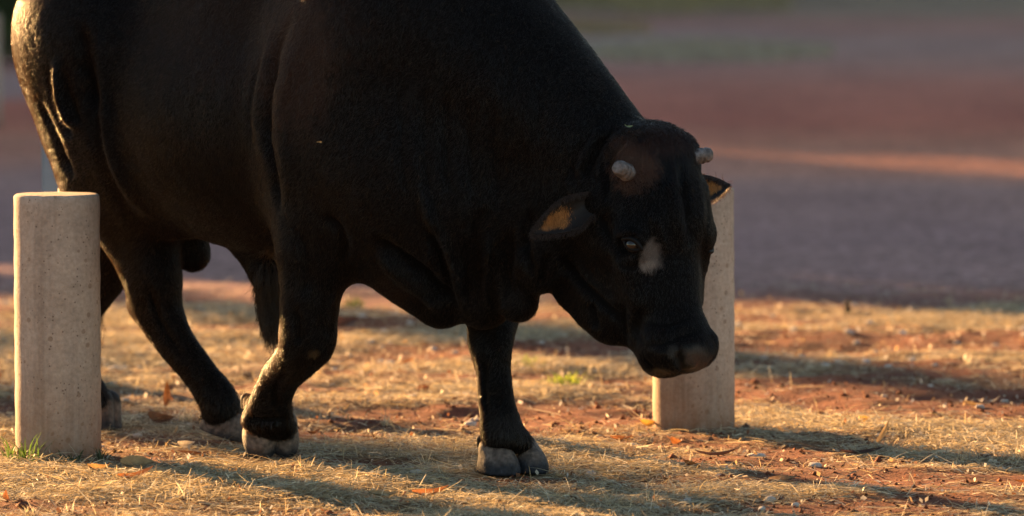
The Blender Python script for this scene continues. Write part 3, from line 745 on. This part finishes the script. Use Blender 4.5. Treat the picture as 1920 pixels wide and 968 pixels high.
# hairs under the sheath and tail switch
d=np.hypot((PV[:,0]-505)/30,(PV[:,1]-560)/95); wp=np.clip(1.1-d,0,1)*(PV[:,2]>16.35)
p,n,c=sample(2600,wp+1e-9); 
hair_obj('sheath_hair',strands(p,n,np.tile([0,0,-1.],(len(p),1)),.045,.5,5,.3,.25),np.array([.0006,.0006,.0005,.0004,.0001]),M_COAT,c*2+np.array([.02,.012,.004]),bull)
z=rng.random(1500); base=B(-.945,.045,.62)+np.c_[rng.normal(0,.012,1500),rng.normal(0,.012,1500),-.18*z]
hair_obj('tail_switch',np.stack([base+s*np.c_[rng.normal(0,.02,1500),rng.normal(0,.02,1500),-.22-.08*rng.random(1500)] for s in np.linspace(0,1,5)],1),np.array([.0007,.0007,.0006,.0004,.0001]),M_COAT,np.tile([.014,.011,.010],(1500,1)),bull)
# ear hair along the rims
er=[];en=[]
for P_,nn in ((ear1P,ear1n),(ear2P,ear2n)):
    for _ in range(900):
        i=rng.integers(4,33); j=rng.choice([0,0,1,20,21,21]); er.append(P_[i,j]); en.append(nn)
er=np.array(er);en=np.array(en)
hair_obj('ear_hair',strands(er,en,np.tile([-.3,0,-1.],(len(er),1)),.016,.6,4,.5),np.array([.0004,.0004,.0003,.0001]),M_COAT,np.tile([.03,.018,.012],(len(er),1)),bull)
er=[];en=[]
for P_,nn in ((ear1P,ear1n),(ear2P,ear2n)):
    for _ in range(1600):
        i=int(np.clip(rng.normal(20,2.4),12,28)); j=int(np.clip(rng.normal(10.5,2.3),4,18)); er.append(P_[i,j]+rng.normal(0,.003,3)); en.append(nn)
er=np.array(er);en=np.array(en)
hair_obj('inner_ear_hair',strands(er,en,np.tile([-.25,0,-1.],(len(er),1)),.009,.4,5,.35),np.array([.0003,.0003,.0003,.0002,.0001]),M_EARHAIR,np.array([.40,.18,.050])*(.4+1.1*rng.random((len(er),1))),bull)

# ------------------------------------------------------------------ cut straw
M_STRAW=mat_tint('dry_straw',.6,.3,25,.3,0,trans=.35)
def blades(x,y,L,w,az,el0,curl,cols,base_lift,name,label,cat,kind='stuff'):
    n=len(x); z=gh(x,y)+base_lift; S=4
    dx,dy=np.cos(az),np.sin(az); P=np.stack([x,y,z],1); pts=[P]; e=el0.copy()
    for s in range(S-1):
        P=P+np.stack([dx*np.cos(e),dy*np.cos(e),np.sin(e)],1)*(L/(S-1))[:,None]; e=e-curl
        pts.append(P)
    pts=np.stack(pts,1); gz_=gh(pts[:,1:,0],pts[:,1:,1])+.002; pts[:,1:,2]=np.maximum(pts[:,1:,2],gz_)
    side=np.stack([-dy,dx,rng.normal(0,.5,n)],1); side/=np.linalg.norm(side,axis=1)[:,None]
    wf=np.array([1,.95,.75,.25])
    l=pts-side[:,None]*(w[:,None]*wf)[:,:,None]/2; r=pts+side[:,None]*(w[:,None]*wf)[:,:,None]/2
    VV=np.stack([l,r],2).reshape(n*S*2,3); b=(np.arange(n)*S*2)[:,None]
    FF=np.concatenate([np.stack([b[:,0]+2*s,b[:,0]+2*s+1,b[:,0]+2*s+3,b[:,0]+2*s+2],1) for s in range(S-1)])
    CC=np.repeat(cols,S*2,0)
    o=mesh_obj(name,VV,FF,M_STRAW,smooth_=False,cols=CC); tag(o,label,cat,kind=kind); return o
def straw_cols(n):
    a=np.array([.52,.42,.25]);b=np.array([.31,.23,.13]);c=np.array([.46,.42,.31]);d=np.array([.72,.63,.45])
    pal=np.array([a,b,c,d]); k=rng.choice(4,n,p=[.4,.22,.2,.18]); return pal[k]*(.7+.6*rng.random((n,1)))
def scatter(n):
    y=13.9+ (23.6-13.9)*rng.random(n)**1.2; x=np.where(rng.random(n)<.8,(rng.random(n)*2-1)*(.093*y+.3),(rng.random(n)*2-1)*3.6); m=straw_mask(x,y); keep=rng.random(n)<m**1.1+.03
    return x[keep],y[keep],m[keep]
def clear(x,y,m):
    k=(np.hypot(x+1.318,y-16.46)>.13)&(np.hypot(x-.556,y-17.33)>.13)
    for (fx,fy,fr) in ((.0,15.94,.12),(-.70,16.38,.08),(-.83,16.83,.09),(-1.2,17.25,.08)): k&=np.hypot(x-fx,y-fy)>fr
    return x[k],y[k],m[k]
x,y,m=clear(*scatter(470000)); n=len(x)
p=np.stack([x,y,0*x],1); swirl=noise3(p,.25,101)*2.6+noise3(p,.6,102)*2
az=swirl+rng.normal(0,.7,n)+math.pi*(rng.random(n)<.5)
blades(x,y,np.clip(rng.lognormal(math.log(.036),.5,n),.012,.13),rng.uniform(.0013,.0032,n),az,rng.normal(.06,.18,n).clip(-.1,1.0),rng.normal(.12,.12,n),straw_cols(n),m*rng.random(n)*.022,'cut_straw','pale dry straw lying cut in tangled patches over red soil','straw')
x,y,m=clear(*scatter(9000))
cx_,cy_,_m=clear(*scatter(240)); k_=rng.integers(18,46,len(cx_)); tx_=np.repeat(cx_,k_)+rng.normal(0,.012,k_.sum()); ty_=np.repeat(cy_,k_)+rng.normal(0,.012,k_.sum())   # rooted tufts
x=np.r_[x,tx_]; y=np.r_[y,ty_]; n=len(x)
blades(x,y,rng.uniform(.02,.06,n),rng.uniform(.0015,.003,n),rng.uniform(0,6.283,n),rng.uniform(.3,1.25,n),rng.normal(.15,.2,n),straw_cols(n)*1.1,np.zeros(n),'grass_stubble','short upright dry grass stubble poking up through the straw','grass')

# crumbs of earth and bright broken litter between the straw
def crumbs(n):
    y=14.6+6.9*rng.random(n)**1.2; x=(rng.random(n)*2-1)*(.093*y+.35); m=straw_mask(x,y); k=rng.random(n)<1.05-.8*m; x,y=x[k],y[k]; n=len(x)
    base=np.array([(1,0,0),(-1,0,0),(0,1,0),(0,-1,0),(0,0,1),(0,0,-.6)],float); FF=np.array([(0,2,4),(2,1,4),(1,3,4),(3,0,4),(2,0,5),(1,2,5),(3,1,5),(0,3,5)])
    s=np.clip(rng.lognormal(math.log(.0036),.5,n),.0015,.014); r=1+.35*rng.normal(size=(n,6,1)); a=rng.uniform(0,6.28,n); P=base[None]*r*s[:,None,None]
    X=P[:,:,0]*np.cos(a)[:,None]-P[:,:,1]*np.sin(a)[:,None]; Y=P[:,:,0]*np.sin(a)[:,None]+P[:,:,1]*np.cos(a)[:,None]; Z=P[:,:,2]*.75
    VV=np.stack([X+x[:,None],Y+y[:,None],Z+(gh(x,y)+s*.25)[:,None]],2).reshape(-1,3); F_=(FF[None]+(np.arange(n)*6)[:,None,None]).reshape(-1,3)
    c=np.array([.15,.055,.032])*(.45+.9*rng.random((n,1))); o=mesh_obj('soil_crumbs',VV,F_,M_CRUMB,None,False,np.repeat(c,6,0)); tag(o,'small dark red crumbs of earth strewn between the straw','soil',kind='stuff')
M_CRUMB=mat_tint('earth_crumb',.95,.1,80,.4,0)
crumbs(11000)
def litter(n):
    y=14.8+8.2*rng.random(n)**.9; x=(rng.random(n)*2-1)*(.093*y+.3); L=rng.uniform(.006,.022,n); W_=L*rng.uniform(.35,.8,n); a=rng.uniform(0,6.28,n); ti=rng.normal(.5,.5,n)
    u=np.stack([np.cos(a)*np.cos(ti),np.sin(a)*np.cos(ti),np.sin(ti)],1); v=np.stack([-np.sin(a),np.cos(a),rng.normal(0,.4,n)],1)
    c0=np.stack([x,y,gh(x,y)+.006+.5*L*np.abs(np.sin(ti))],1); q=lambda i,j:c0+u*(L*i)[:,None]+v*(W_*j)[:,None]
    VV=np.stack([q(-.5,0),q(-.1,.5),q(.5,.1),q(.1,-.5)],1).reshape(-1,3); pal=np.array([[.62,.54,.42],[.45,.30,.15],[.22,.10,.05],[.55,.50,.44]]); c=pal[rng.choice(4,n,p=[.35,.25,.25,.15])]*(.7+.5*rng.random((n,1)))
    o=mesh_obj('leaf_litter',VV,np.arange(n*4).reshape(n,4),M_STRAW,None,False,np.repeat(c,4,0)); tag(o,'broken scraps of pale and brown dead leaf strewn over straw and soil','leaf litter',kind='stuff')
litter(3600)
# ------------------------------------------------------------------ green weeds
M_GREEN=mat_tint('green_blade',.5,.35,30,.3,0,trans=.4)
def tuft(x,y,n,h,spread,label,cat='weed',colr=(.10,.17,.035),lean=.5):
    r=np.abs(rng.normal(0,spread,n)); a=rng.uniform(0,6.283,n); az=a+rng.normal(0,.6,n); L=h*(.45+.65*rng.random(n)); S=5
    P=np.stack([r*np.cos(a),r*np.sin(a),np.zeros(n)],1); e=rng.uniform(1.0,1.5,n); pts=[P]
    for s in range(S-1):
        P=P+np.stack([np.cos(az)*np.cos(e),np.sin(az)*np.cos(e),np.sin(e)],1)*(L/(S-1))[:,None]; e=e-rng.uniform(.05,lean,n); pts.append(P)
    pts=np.stack(pts,1); side=np.stack([-np.sin(az),np.cos(az),0*az],1); w=rng.uniform(.003,.006,n)
    wf=np.array([.8,1,.85,.55,.1]); l=pts-side[:,None]*(w[:,None]*wf)[:,:,None]/2; q=pts+side[:,None]*(w[:,None]*wf)[:,:,None]/2
    VV=np.stack([l,q],2).reshape(-1,3); b=np.arange(n)*S*2
    FF=np.concatenate([np.stack([b+2*s,b+2*s+1,b+2*s+3,b+2*s+2],1) for s in range(S-1)])
    cc=np.repeat(np.array(colr)*(.5+rng.random((n,1))),S*2,0)
    o=mesh_obj('grass_tuft',VV,FF,M_GREEN,smooth_=False,cols=cc); o.location=(x,y,float(gh(np.array([x]),np.array([y]))[0])-.003); tag(o,label,cat,'green tufts')
tuft(-1.40,16.29,46,.105,.028,'bright green grass tuft at the foot of the bollard beside the bull\'s hind legs')
tuft(-1.27,16.28,40,.055,.018,'low dark green weed sprawling along the bollard base near its middle',colr=(.06,.085,.03),lean=.8)
tuft(-1.46,16.42,16,.085,.012,'thin green blades at the outer left edge of the bollard base')
tuft(-1.185,16.30,22,.06,.012,'small grey green weed with a bent stem at the bollard\'s right foot',colr=(.08,.09,.045))
tuft(.175,18.75,150,.075,.036,'low yellow green weed patch on the straw beneath the bull\'s chin',colr=(.30,.38,.04),lean=.8)
tuft(.06,19.45,50,.06,.024,'tiny bright green sprout right of the bull\'s forward leg',colr=(.22,.30,.03),lean=.8)
tuft(-.62,22.1,60,.07,.03,'blurred green sprout behind the bull\'s bent foreleg',colr=(.12,.16,.03),lean=.7)
# ------------------------------------------------------------------ fallen leaves
M_LEAF=mat_tint('dead_leaf',.55,.3,60,.4,.2,.002,trans=.3)
def leaf_mesh(L,Wd,curl,fold,colr,seed):
    nu,nv=14,7; Vv=[];cc=[]; r=np.random.default_rng(seed)
    for i in range(nu):
        t=i/(nu-1); hw=Wd*math.sin(math.pi*min(1,t*.92+.06))**.8*(1-.25*t)
        for j in range(nv):
            v=2*j/(nv-1)-1; x=(t-.5)*L
            Vv.append((x,hw*v*(1-.15*abs(fold)),fold*hw*abs(v)+curl*((t-.4)**2)*L*2.2+.06*hw*math.sin(9*t+4*v+seed)))
            cc.append(np.array(colr)*(.75+.35*r.random())*(.65 if j==nv//2 else 1))
    Ff=[(i*nv+j,i*nv+j+1,(i+1)*nv+j+1,(i+1)*nv+j) for i in range(nu-1) for j in range(nv-1)]
    n=len(Vv); w=.0016; s0=[(-.5*L,-w,.001),(-.5*L,w,.001),(-.5*L-.35*L,w*.6,.008),(-.5*L-.35*L,-w*.6,.008)]; Vv+=s0; cc+=[np.array(colr)*.7]*4; Ff.append((n,n+1,n+2,n+3))
    V_=np.array(Vv); V_[:,2]-=V_[:,2].min(); return V_,Ff,np.array(cc)
def put_leaf(px,py,L,Wd,curl,fold,colr,rz,tilt,label,seed,lift=.004):
    y=17920./(py+230.); x=(px-960)/10667.*y
    v,f,c=leaf_mesh(L,Wd,curl,fold,colr,seed); o=mesh_obj('fallen_leaf',v,f,M_LEAF,cols=c)
    o.location=(x,y,float(gh(np.array([x]),np.array([y]))[0])+lift); o.rotation_euler=(tilt[0],tilt[1],rz); tag(o,label,'leaf','fallen leaves'); return o
OR=(.36,.14,.045);BR=(.17,.075,.035);TN=(.38,.26,.13);YE=(.50,.28,.05);PA=(.55,.46,.34);DK=(.07,.035,.025)
put_leaf(805,943,.10,.022,.35,.7,OR,.25,(.25,0),'orange brown curled leaf at the bottom edge, below the forward hoof',1,.012)
put_leaf(718,942,.085,.02,.3,.6,TN,-.2,(.2,.1),'tan curled leaf just left of the orange one at the bottom edge',2,.010)
put_leaf(252,915,.10,.024,.4,.5,OR,.1,(.3,-.1),'rusty folded leaf in the straw below the bollard, nearest the camera',3,.012)
put_leaf(250,888,.10,.03,.3,.8,TN,.5,(.7,.1),'large tan cupped leaf standing up in front of the bollard',4,.012)
put_leaf(176,895,.075,.022,.4,.5,(.42,.24,.08),.8,(.5,.2),'golden brown leaf on the straw below the bollard\'s middle',5,.012)
put_leaf(1213,806,.06,.02,.5,.4,YE,.6,(.6,.2),'yellow orange leaf against the foot of the bollard behind the muzzle',6,.012)
put_leaf(1165,828,.07,.018,.3,.5,OR,.2,(.3,.1),'rust coloured leaf on the straw left of the bollard behind the muzzle',7,.010)
put_leaf(1614,803,.05,.017,.6,.3,YE,1.2,(1.1,.1),'small upright yellow leaf on the red soil far right of the bollard',8,.012)
put_leaf(1655,835,.11,.012,.2,.2,TN,.7,(.3,-.8),'long narrow tan leaf leaning up out of the straw at right',9,.02)
put_leaf(1620,855,.13,.016,.2,.5,DK,.15,(.2,0),'long dark curled leaf lying flat in the straw at right',10,.012)
put_leaf(1350,868,.14,.014,.3,.5,DK,-.1,(.2,.0),'long dark curled leaf lying below the bollard behind the muzzle',11,.012)
put_leaf(1470,912,.08,.02,.2,.5,(.28,.17,.09),.1,(.3,0),'flat brown leaf in the straw near the lower right',12,.010)
put_leaf(360,862,.09,.018,.2,.4,BR,0,(.1,.1),'dark brown leaf flat in front of the hind hooves',13,.008)
put_leaf(640,622,.13,.05,.3,.5,DK,.2,(.4,0),'blurred dark leaf lump behind the bent foreleg\'s knee',14,.02)
put_leaf(290,800,.08,.03,.6,.6,BR,.5,(.8,.3),'crumpled brown leaf on the straw right of the far hind hoof',15,.01)
put_leaf(311,775,.075,.014,.6,.3,(.24,.10,.04),1.3,(.2,-1.25),'upright brown leaf standing in the straw between the hind legs',16,.045)
put_leaf(345,852,.05,.016,.5,.3,PA,.2,(.8,.1),'pale cream leaf catching light below the hind hoof',17,.02)
for i in range(34):
    while True:
        px=random.uniform(-40,1960); py=random.uniform(620,965); y=17920./(py+230.); x=(px-960)/10667.*y
        if math.hypot(x+1.318,y-16.46)>.2 and math.hypot(x-.556,y-17.33)>.2 and math.hypot(x,y-15.95)>.2 and math.hypot(x+.77,y-16.6)>.35: break
    put_leaf(px,py,random.uniform(.03,.07),random.uniform(.01,.02),random.uniform(.1,.6),random.uniform(.1,.8),random.choice([BR,BR,TN,PA,OR,DK,TN]),random.uniform(0,6.28),(random.uniform(-.6,.8),random.uniform(-.4,.4)),'small dry curled leaf scattered on the straw and red soil',30+i,.008)
for fx,fy,fl,fc,fl_,fcat,fn in ((603,267,.012,(.62,.40,.16),'tiny tan chaff fleck clinging to the coat on the bull\'s shoulder','chaff','chaff_fleck'),(1184,243,.022,(.30,.34,.16),'tiny pale green sprig caught behind the bull\'s brown poll','sprig','sprig')):
    pp,nn_=surf(fx,fy,15.2,16.6); v,f,c=leaf_mesh(fl,fl*.28,.3,.4,fc,9); o=mesh_obj(fn,v,f,M_LEAF,cols=c); o.location=Vector(pp+nn_*.011); o.rotation_euler=Vector(nn_).to_track_quat('Z','Y').to_euler(); tag(o,fl_,fcat)
# ------------------------------------------------------------------ pale stones
def mat_stone():
    m=NT('pale_stone'); n=m.noise(30,4,.6,m.obj()); m.l(m.ramp(n,[(.3,(.34,.29,.25)),(.7,(.60,.55,.49))]),m.b.inputs['Base Color']); m.b.inputs['Roughness'].default_value=.8; m.bump(n,.5,.004); return m.m
M_STONE=mat_stone(); stone_meshes=[]
for s in range(5):
    bm=bmesh.new(); bmesh.ops.create_icosphere(bm,subdivisions=3,radius=1); P=np.array([v.co[:] for v in bm.verts]); d=1+.28*noise3(P,.9,200+s)+.12*noise3(P,.4,210+s)
    for v,k in zip(bm.verts,d): v.co*=k; v.co.z*=.6
    me=bpy.data.meshes.new('stone'); bm.to_mesh(me); bm.free(); me.shade_smooth(); me.materials.append(M_STONE); stone_meshes.append(me)
for i in range(150):
    py=random.choice([random.uniform(570,700),random.uniform(600,960)]); px=random.uniform(-30,1950); y=17920./(py+230.); x=(px-960)/10667.*y
    if math.hypot(x+1.318,y-16.46)<.2 or math.hypot(x-.556,y-17.33)<.2 or math.hypot(x,y-15.95)<.2 or math.hypot(x+.77,y-16.6)<.35: continue
    o=bpy.data.objects.new('stone',stone_meshes[i%5]); COL.objects.link(o); s=random.uniform(.006,.018)
    o.scale=(s*random.uniform(.8,1.3),s*random.uniform(.8,1.3),s); o.rotation_euler=(random.uniform(-.3,.3),0,random.uniform(0,6.28)); o.location=(x,y,float(gh(np.array([x]),np.array([y]))[0])+s*.3)
    tag(o,'small pale stone lying among the straw on the ground','stone','pale stones scattered on the ground')
# ------------------------------------------------------------------ twig
def tube(pts,rad,n=8):
    P=np.array(pts); Vv=[];Ff=[]
    for i,p in enumerate(P):
        t=unit(P[min(i+1,len(P)-1)]-P[max(i-1,0)]); a=unit(np.cross(t,[.3,.9,.1])); b=np.cross(t,a)
        for k in range(n): Vv.append(p+(a*math.cos(k*2*math.pi/n)+b*math.sin(k*2*math.pi/n))*rad[i])
    for i in range(len(P)-1):
        for k in range(n): Ff.append((i*n+k,i*n+(k+1)%n,(i+1)*n+(k+1)%n,(i+1)*n+k))
    Ff.append(tuple(range(n))[::-1]); Ff.append(tuple((len(P)-1)*n+k for k in range(n)))
    return np.array(Vv),Ff
M_BARK=mat_tint('bark',.85,.2,14,.6,.7,.02)
ty=17920./(592+230.); tx=(1590-960)/10667.*ty
v,f=tube([(0,0,-.02),(.004,0,.02),(.0,.003,.045),(.012,0,.062)],[.011,.013,.010,.004]); o=mesh_obj('twig',v,f,M_BARK,cols=np.tile([.04,.028,.02],(len(v),1))); o.location=(tx,ty,0); tag(o,'short dark twig stuck upright in the ground far right of the bull','twig')
# ------------------------------------------------------------------ shrubs at the far left
M_FOL=mat_tint('shrub_leaf',.5,.35,20,.4,0,trans=.35)
def leaf_cloud(n,size,shape,colr,seed):
    r=np.random.default_rng(seed); P=shape(r,n); d=r.normal(size=(n,3)); d/=np.linalg.norm(d,axis=1)[:,None]; e=np.cross(d,r.normal(size=(n,3))); e/=np.linalg.norm(e,axis=1)[:,None]
    L=(size*(.6+.8*r.random(n)))[:,None]; w=L*.42
    VV=np.stack([P-d*L*.5,P+e*w*.5,P+d*L*.5,P-e*w*.5],1).reshape(-1,3); FF=np.arange(n*4).reshape(n,4)
    k=.55+.9*r.random((n,1)); hue=r.random((n,1)); cc=np.array(colr)*k*(1-hue*.35)+np.array([.12,.10,.02])*hue*.35
    return VV,FF,np.repeat(cc,4,0)
def blob_shape(lobes):
    def f(r,n):
        lb=np.array(lobes); vol=lb[:,3]**2; i=r.choice(len(lb),n,p=vol/vol.sum()); d=r.normal(size=(n,3)); d/=np.linalg.norm(d,axis=1)[:,None]
        return lb[i,:3]+d*(lb[i,3]*(.45+.6*r.random(n)**.6))[:,None]*np.array([1,1,.85])
    return f
def shrub(x,y,s,label,colr,seed):
    e=empty('shrub',(x,y,0),label,'shrub','shrubs beyond the gravel')
    r=random.Random(seed); lobes=[(r.uniform(-.6,.6)*s,r.uniform(-.5,.5)*s,r.uniform(.3,.85)*s,r.uniform(.3,.5)*s) for _ in range(9)]
    v,f,c=leaf_cloud(2600,.11*s+.03,blob_shape(lobes),colr,seed); mesh_obj('foliage',v,f,M_FOL,e,False,c)
    for k in range(4):
        a=r.uniform(0,6.28); v,f=tube([(0,0,-.05),(.12*math.cos(a)*s,.12*math.sin(a)*s,.3*s),(.35*math.cos(a)*s,.35*math.sin(a)*s,.7*s)],[.03*s,.02*s,.008*s]); mesh_obj('stem',v,f,M_BARK,e,True,np.tile([.12,.08,.055],(len(v),1)))
shrub(-5.15,50.5,1.1,'dark green leafy shrub at the far left, nearer the gravel',(.045,.075,.025),301)
shrub(-5.5,58.5,1.2,'yellow green leafy shrub at the top left corner, farther back',(.10,.12,.025),302)
# low green verge at the top of the picture
def grass_patch(n,x0,x1,y0,y1,colr,name,label,Lr):
    y=rng.uniform(y0,y1,n); x=rng.uniform(x0,x1,n); u=(x-(x0+x1)/2)/(x1-x0)*2; v=(y-(y0+y1)/2)/(y1-y0)*2
    k=np.hypot(u,v)+.35*noise3(np.stack([x,y*.5,0*x],1),.9,401)<.9; x,y=x[k],y[k]; n=len(x)
    az=rng.uniform(0,6.28,n); L=rng.uniform(*Lr,n); w=rng.uniform(.012,.028,n); d=np.stack([np.cos(az)*.7,np.sin(az)*.7,np.ones(n)*.8],1); s=np.stack([-np.sin(az),np.cos(az),0*az],1)
    p=np.stack([x,y,gh(x,y)],1); VV=np.stack([p-s*w[:,None]/2,p+s*w[:,None]/2,p+d*L[:,None]],1).reshape(-1,3); FF=np.arange(n*3).reshape(n,3)
    o=mesh_obj(name,VV,FF,M_FOL,None,False,np.repeat(np.array(colr)*(.6+.8*rng.random((n,1))),3,0)); tag(o,label,'grass',kind='stuff')
grass_patch(6000,.2,3.6,70,80,(.44,.34,.17),'verge_grass','blurred olive and tan grass verge along the top of the photo',(.10,.25))
grass_patch(5000,.6,3.3,51,58,(.46,.38,.26),'dry_grass_patch','blurred patch of pale dry grass on the far earth above the bull\'s head',(.05,.12))
grass_patch(2600,-.2,1.6,60,66,(.42,.30,.16),'tan_grass_patch','small blurred tan grass patch beyond the bull\'s neck',(.05,.14))
# ------------------------------------------------------------------ trees on the sun's side; they throw the shade over the far ground
def tree_data(seed,Hh,R,nl,low):
    r=random.Random(seed); tr=tube([(0,0,-.3),(.05,0,Hh*.25),(.12,.05,Hh*.5),(.1,.1,Hh*.8)],[R*.085,R*.07,R*.05,.02],10)
    lobes=[]; limbs=[]
    for k in range(13):
        a=r.uniform(0,6.28); zz=r.uniform(low,Hh*.92); rad=R*(.72 if zz<Hh*.75 else .45)*r.uniform(.3,1); c=(rad*math.cos(a),rad*math.sin(a),zz); lobes.append((*c,R*r.uniform(.34,.5)))
        limbs.append(tube([(.08,.03,max(.4,zz*.55)),(c[0]*.5,c[1]*.5,zz*.8),c],[R*.03,R*.02,.012],6))
    lobes.append((0,0,Hh*.85,R*.5)); lobes.append((0,0,low+R*.3,R*.55))
    return tr,limbs,leaf_cloud(nl,.34,blob_shape(lobes),(.05,.075,.022),seed)
def join(parts):
    Vv=[];Ff=[];o=0
    for v,f in parts: Vv.append(v); Ff+= [tuple(i+o for i in q) for q in f]; o+=len(v)
    return np.concatenate(Vv),Ff
tree_kinds=[]
for sd,Hh,R,nl,low in ((501,9.5,2.3,9000,.9),(502,8.5,2.5,9000,.8),(503,10.5,2.4,9000,.9),(504,7.5,2.2,420,3.0),(505,4.6,1.7,6500,.4),(506,7.4,.55,330,4.6)):
    tr,limbs,lf=tree_data(sd,Hh,R,nl,low); tree_kinds.append((tr,join(limbs),lf,{}))
def tree(c_,a_,kind,rz,s,label):
    x=.809*c_-.588*a_; y=.588*c_+.809*a_
    tr,lm,lf,cache=tree_kinds[kind]; e=empty('tree',(x,y,0),label,'tree','trees on the sunny side'); e.rotation_euler=(0,0,rz); e.scale=(s,s,s)
    if not cache:
        cache['trunk']=mesh_obj('trunk',tr[0],tr[1],M_BARK,None,True,np.tile([.14,.10,.075],(len(tr[0]),1)),link=False).data
        cache['limbs']=mesh_obj('limbs',lm[0],lm[1],M_BARK,None,True,np.tile([.14,.10,.075],(len(lm[0]),1)),link=False).data
        cache['crown']=mesh_obj('crown',lf[0],lf[1],M_FOL,None,False,lf[2],link=False).data
    for nme,me in cache.items():
        o=bpy.data.objects.new(nme,me); COL.objects.link(o); o.parent=e
TREES=[]
for k_ in range(28):                                            # two staggered rows along the far edge; one narrow gap lets a blade of sun through
    for row in (0,1):
        cc_=16.4+1.75*k_+.8*row
        if abs(cc_-22.25)<2.75: continue
        TREES.append((cc_,52+1.15*k_+17*row,(k_+row)%3))
TREES+=[(19.85,62,1),(24.9,66,0),(22.9,66,3),(20.15,70,1),(19.2,80,0),(25.3,84,2),(22.2,64,3),(22.0,72,3),(22.4,68,3),(22.1,77,3),(16.6,49,0),(17.6,55,2),(18.3,70,0),(17.3,70,1),(16.2,76,0),(17.9,45,4),(22.8,58,4),(49,66,1),(47.3,64,0),(50.8,68,2)]
TREES+=[(10.2,44,4),(12.3,45.5,4),(14.4,44,4),(16.6,45,4),(13.4,43.2,4),(11.2,46.5,4),(15.5,46,4),(7.2,50,5),(12.2,49,5),(14.6,48,5),(5.6,52,5)]
TREES+=[(22.25,50,4,.80),(20.3,56,4,.95),(9.35,50,5,1.03),(22.0,60,3),(22.5,75,3)]  # slender tree added, unseen, to shade the bent foreleg; others trim the sun streak
for i,(c_,a_,k,*sc_) in enumerate(TREES):
    tree(c_,a_,k,i*1.3,sc_[0] if sc_ else 1.0+.06*math.sin(i*2.1),('unseen slender sparse tree added on the sunny side for its shade' if k==5 else 'low bushy tree on the sunny side, outside the photo' if k==4 else 'dense leafy tree on the sunny side, outside the photo'))
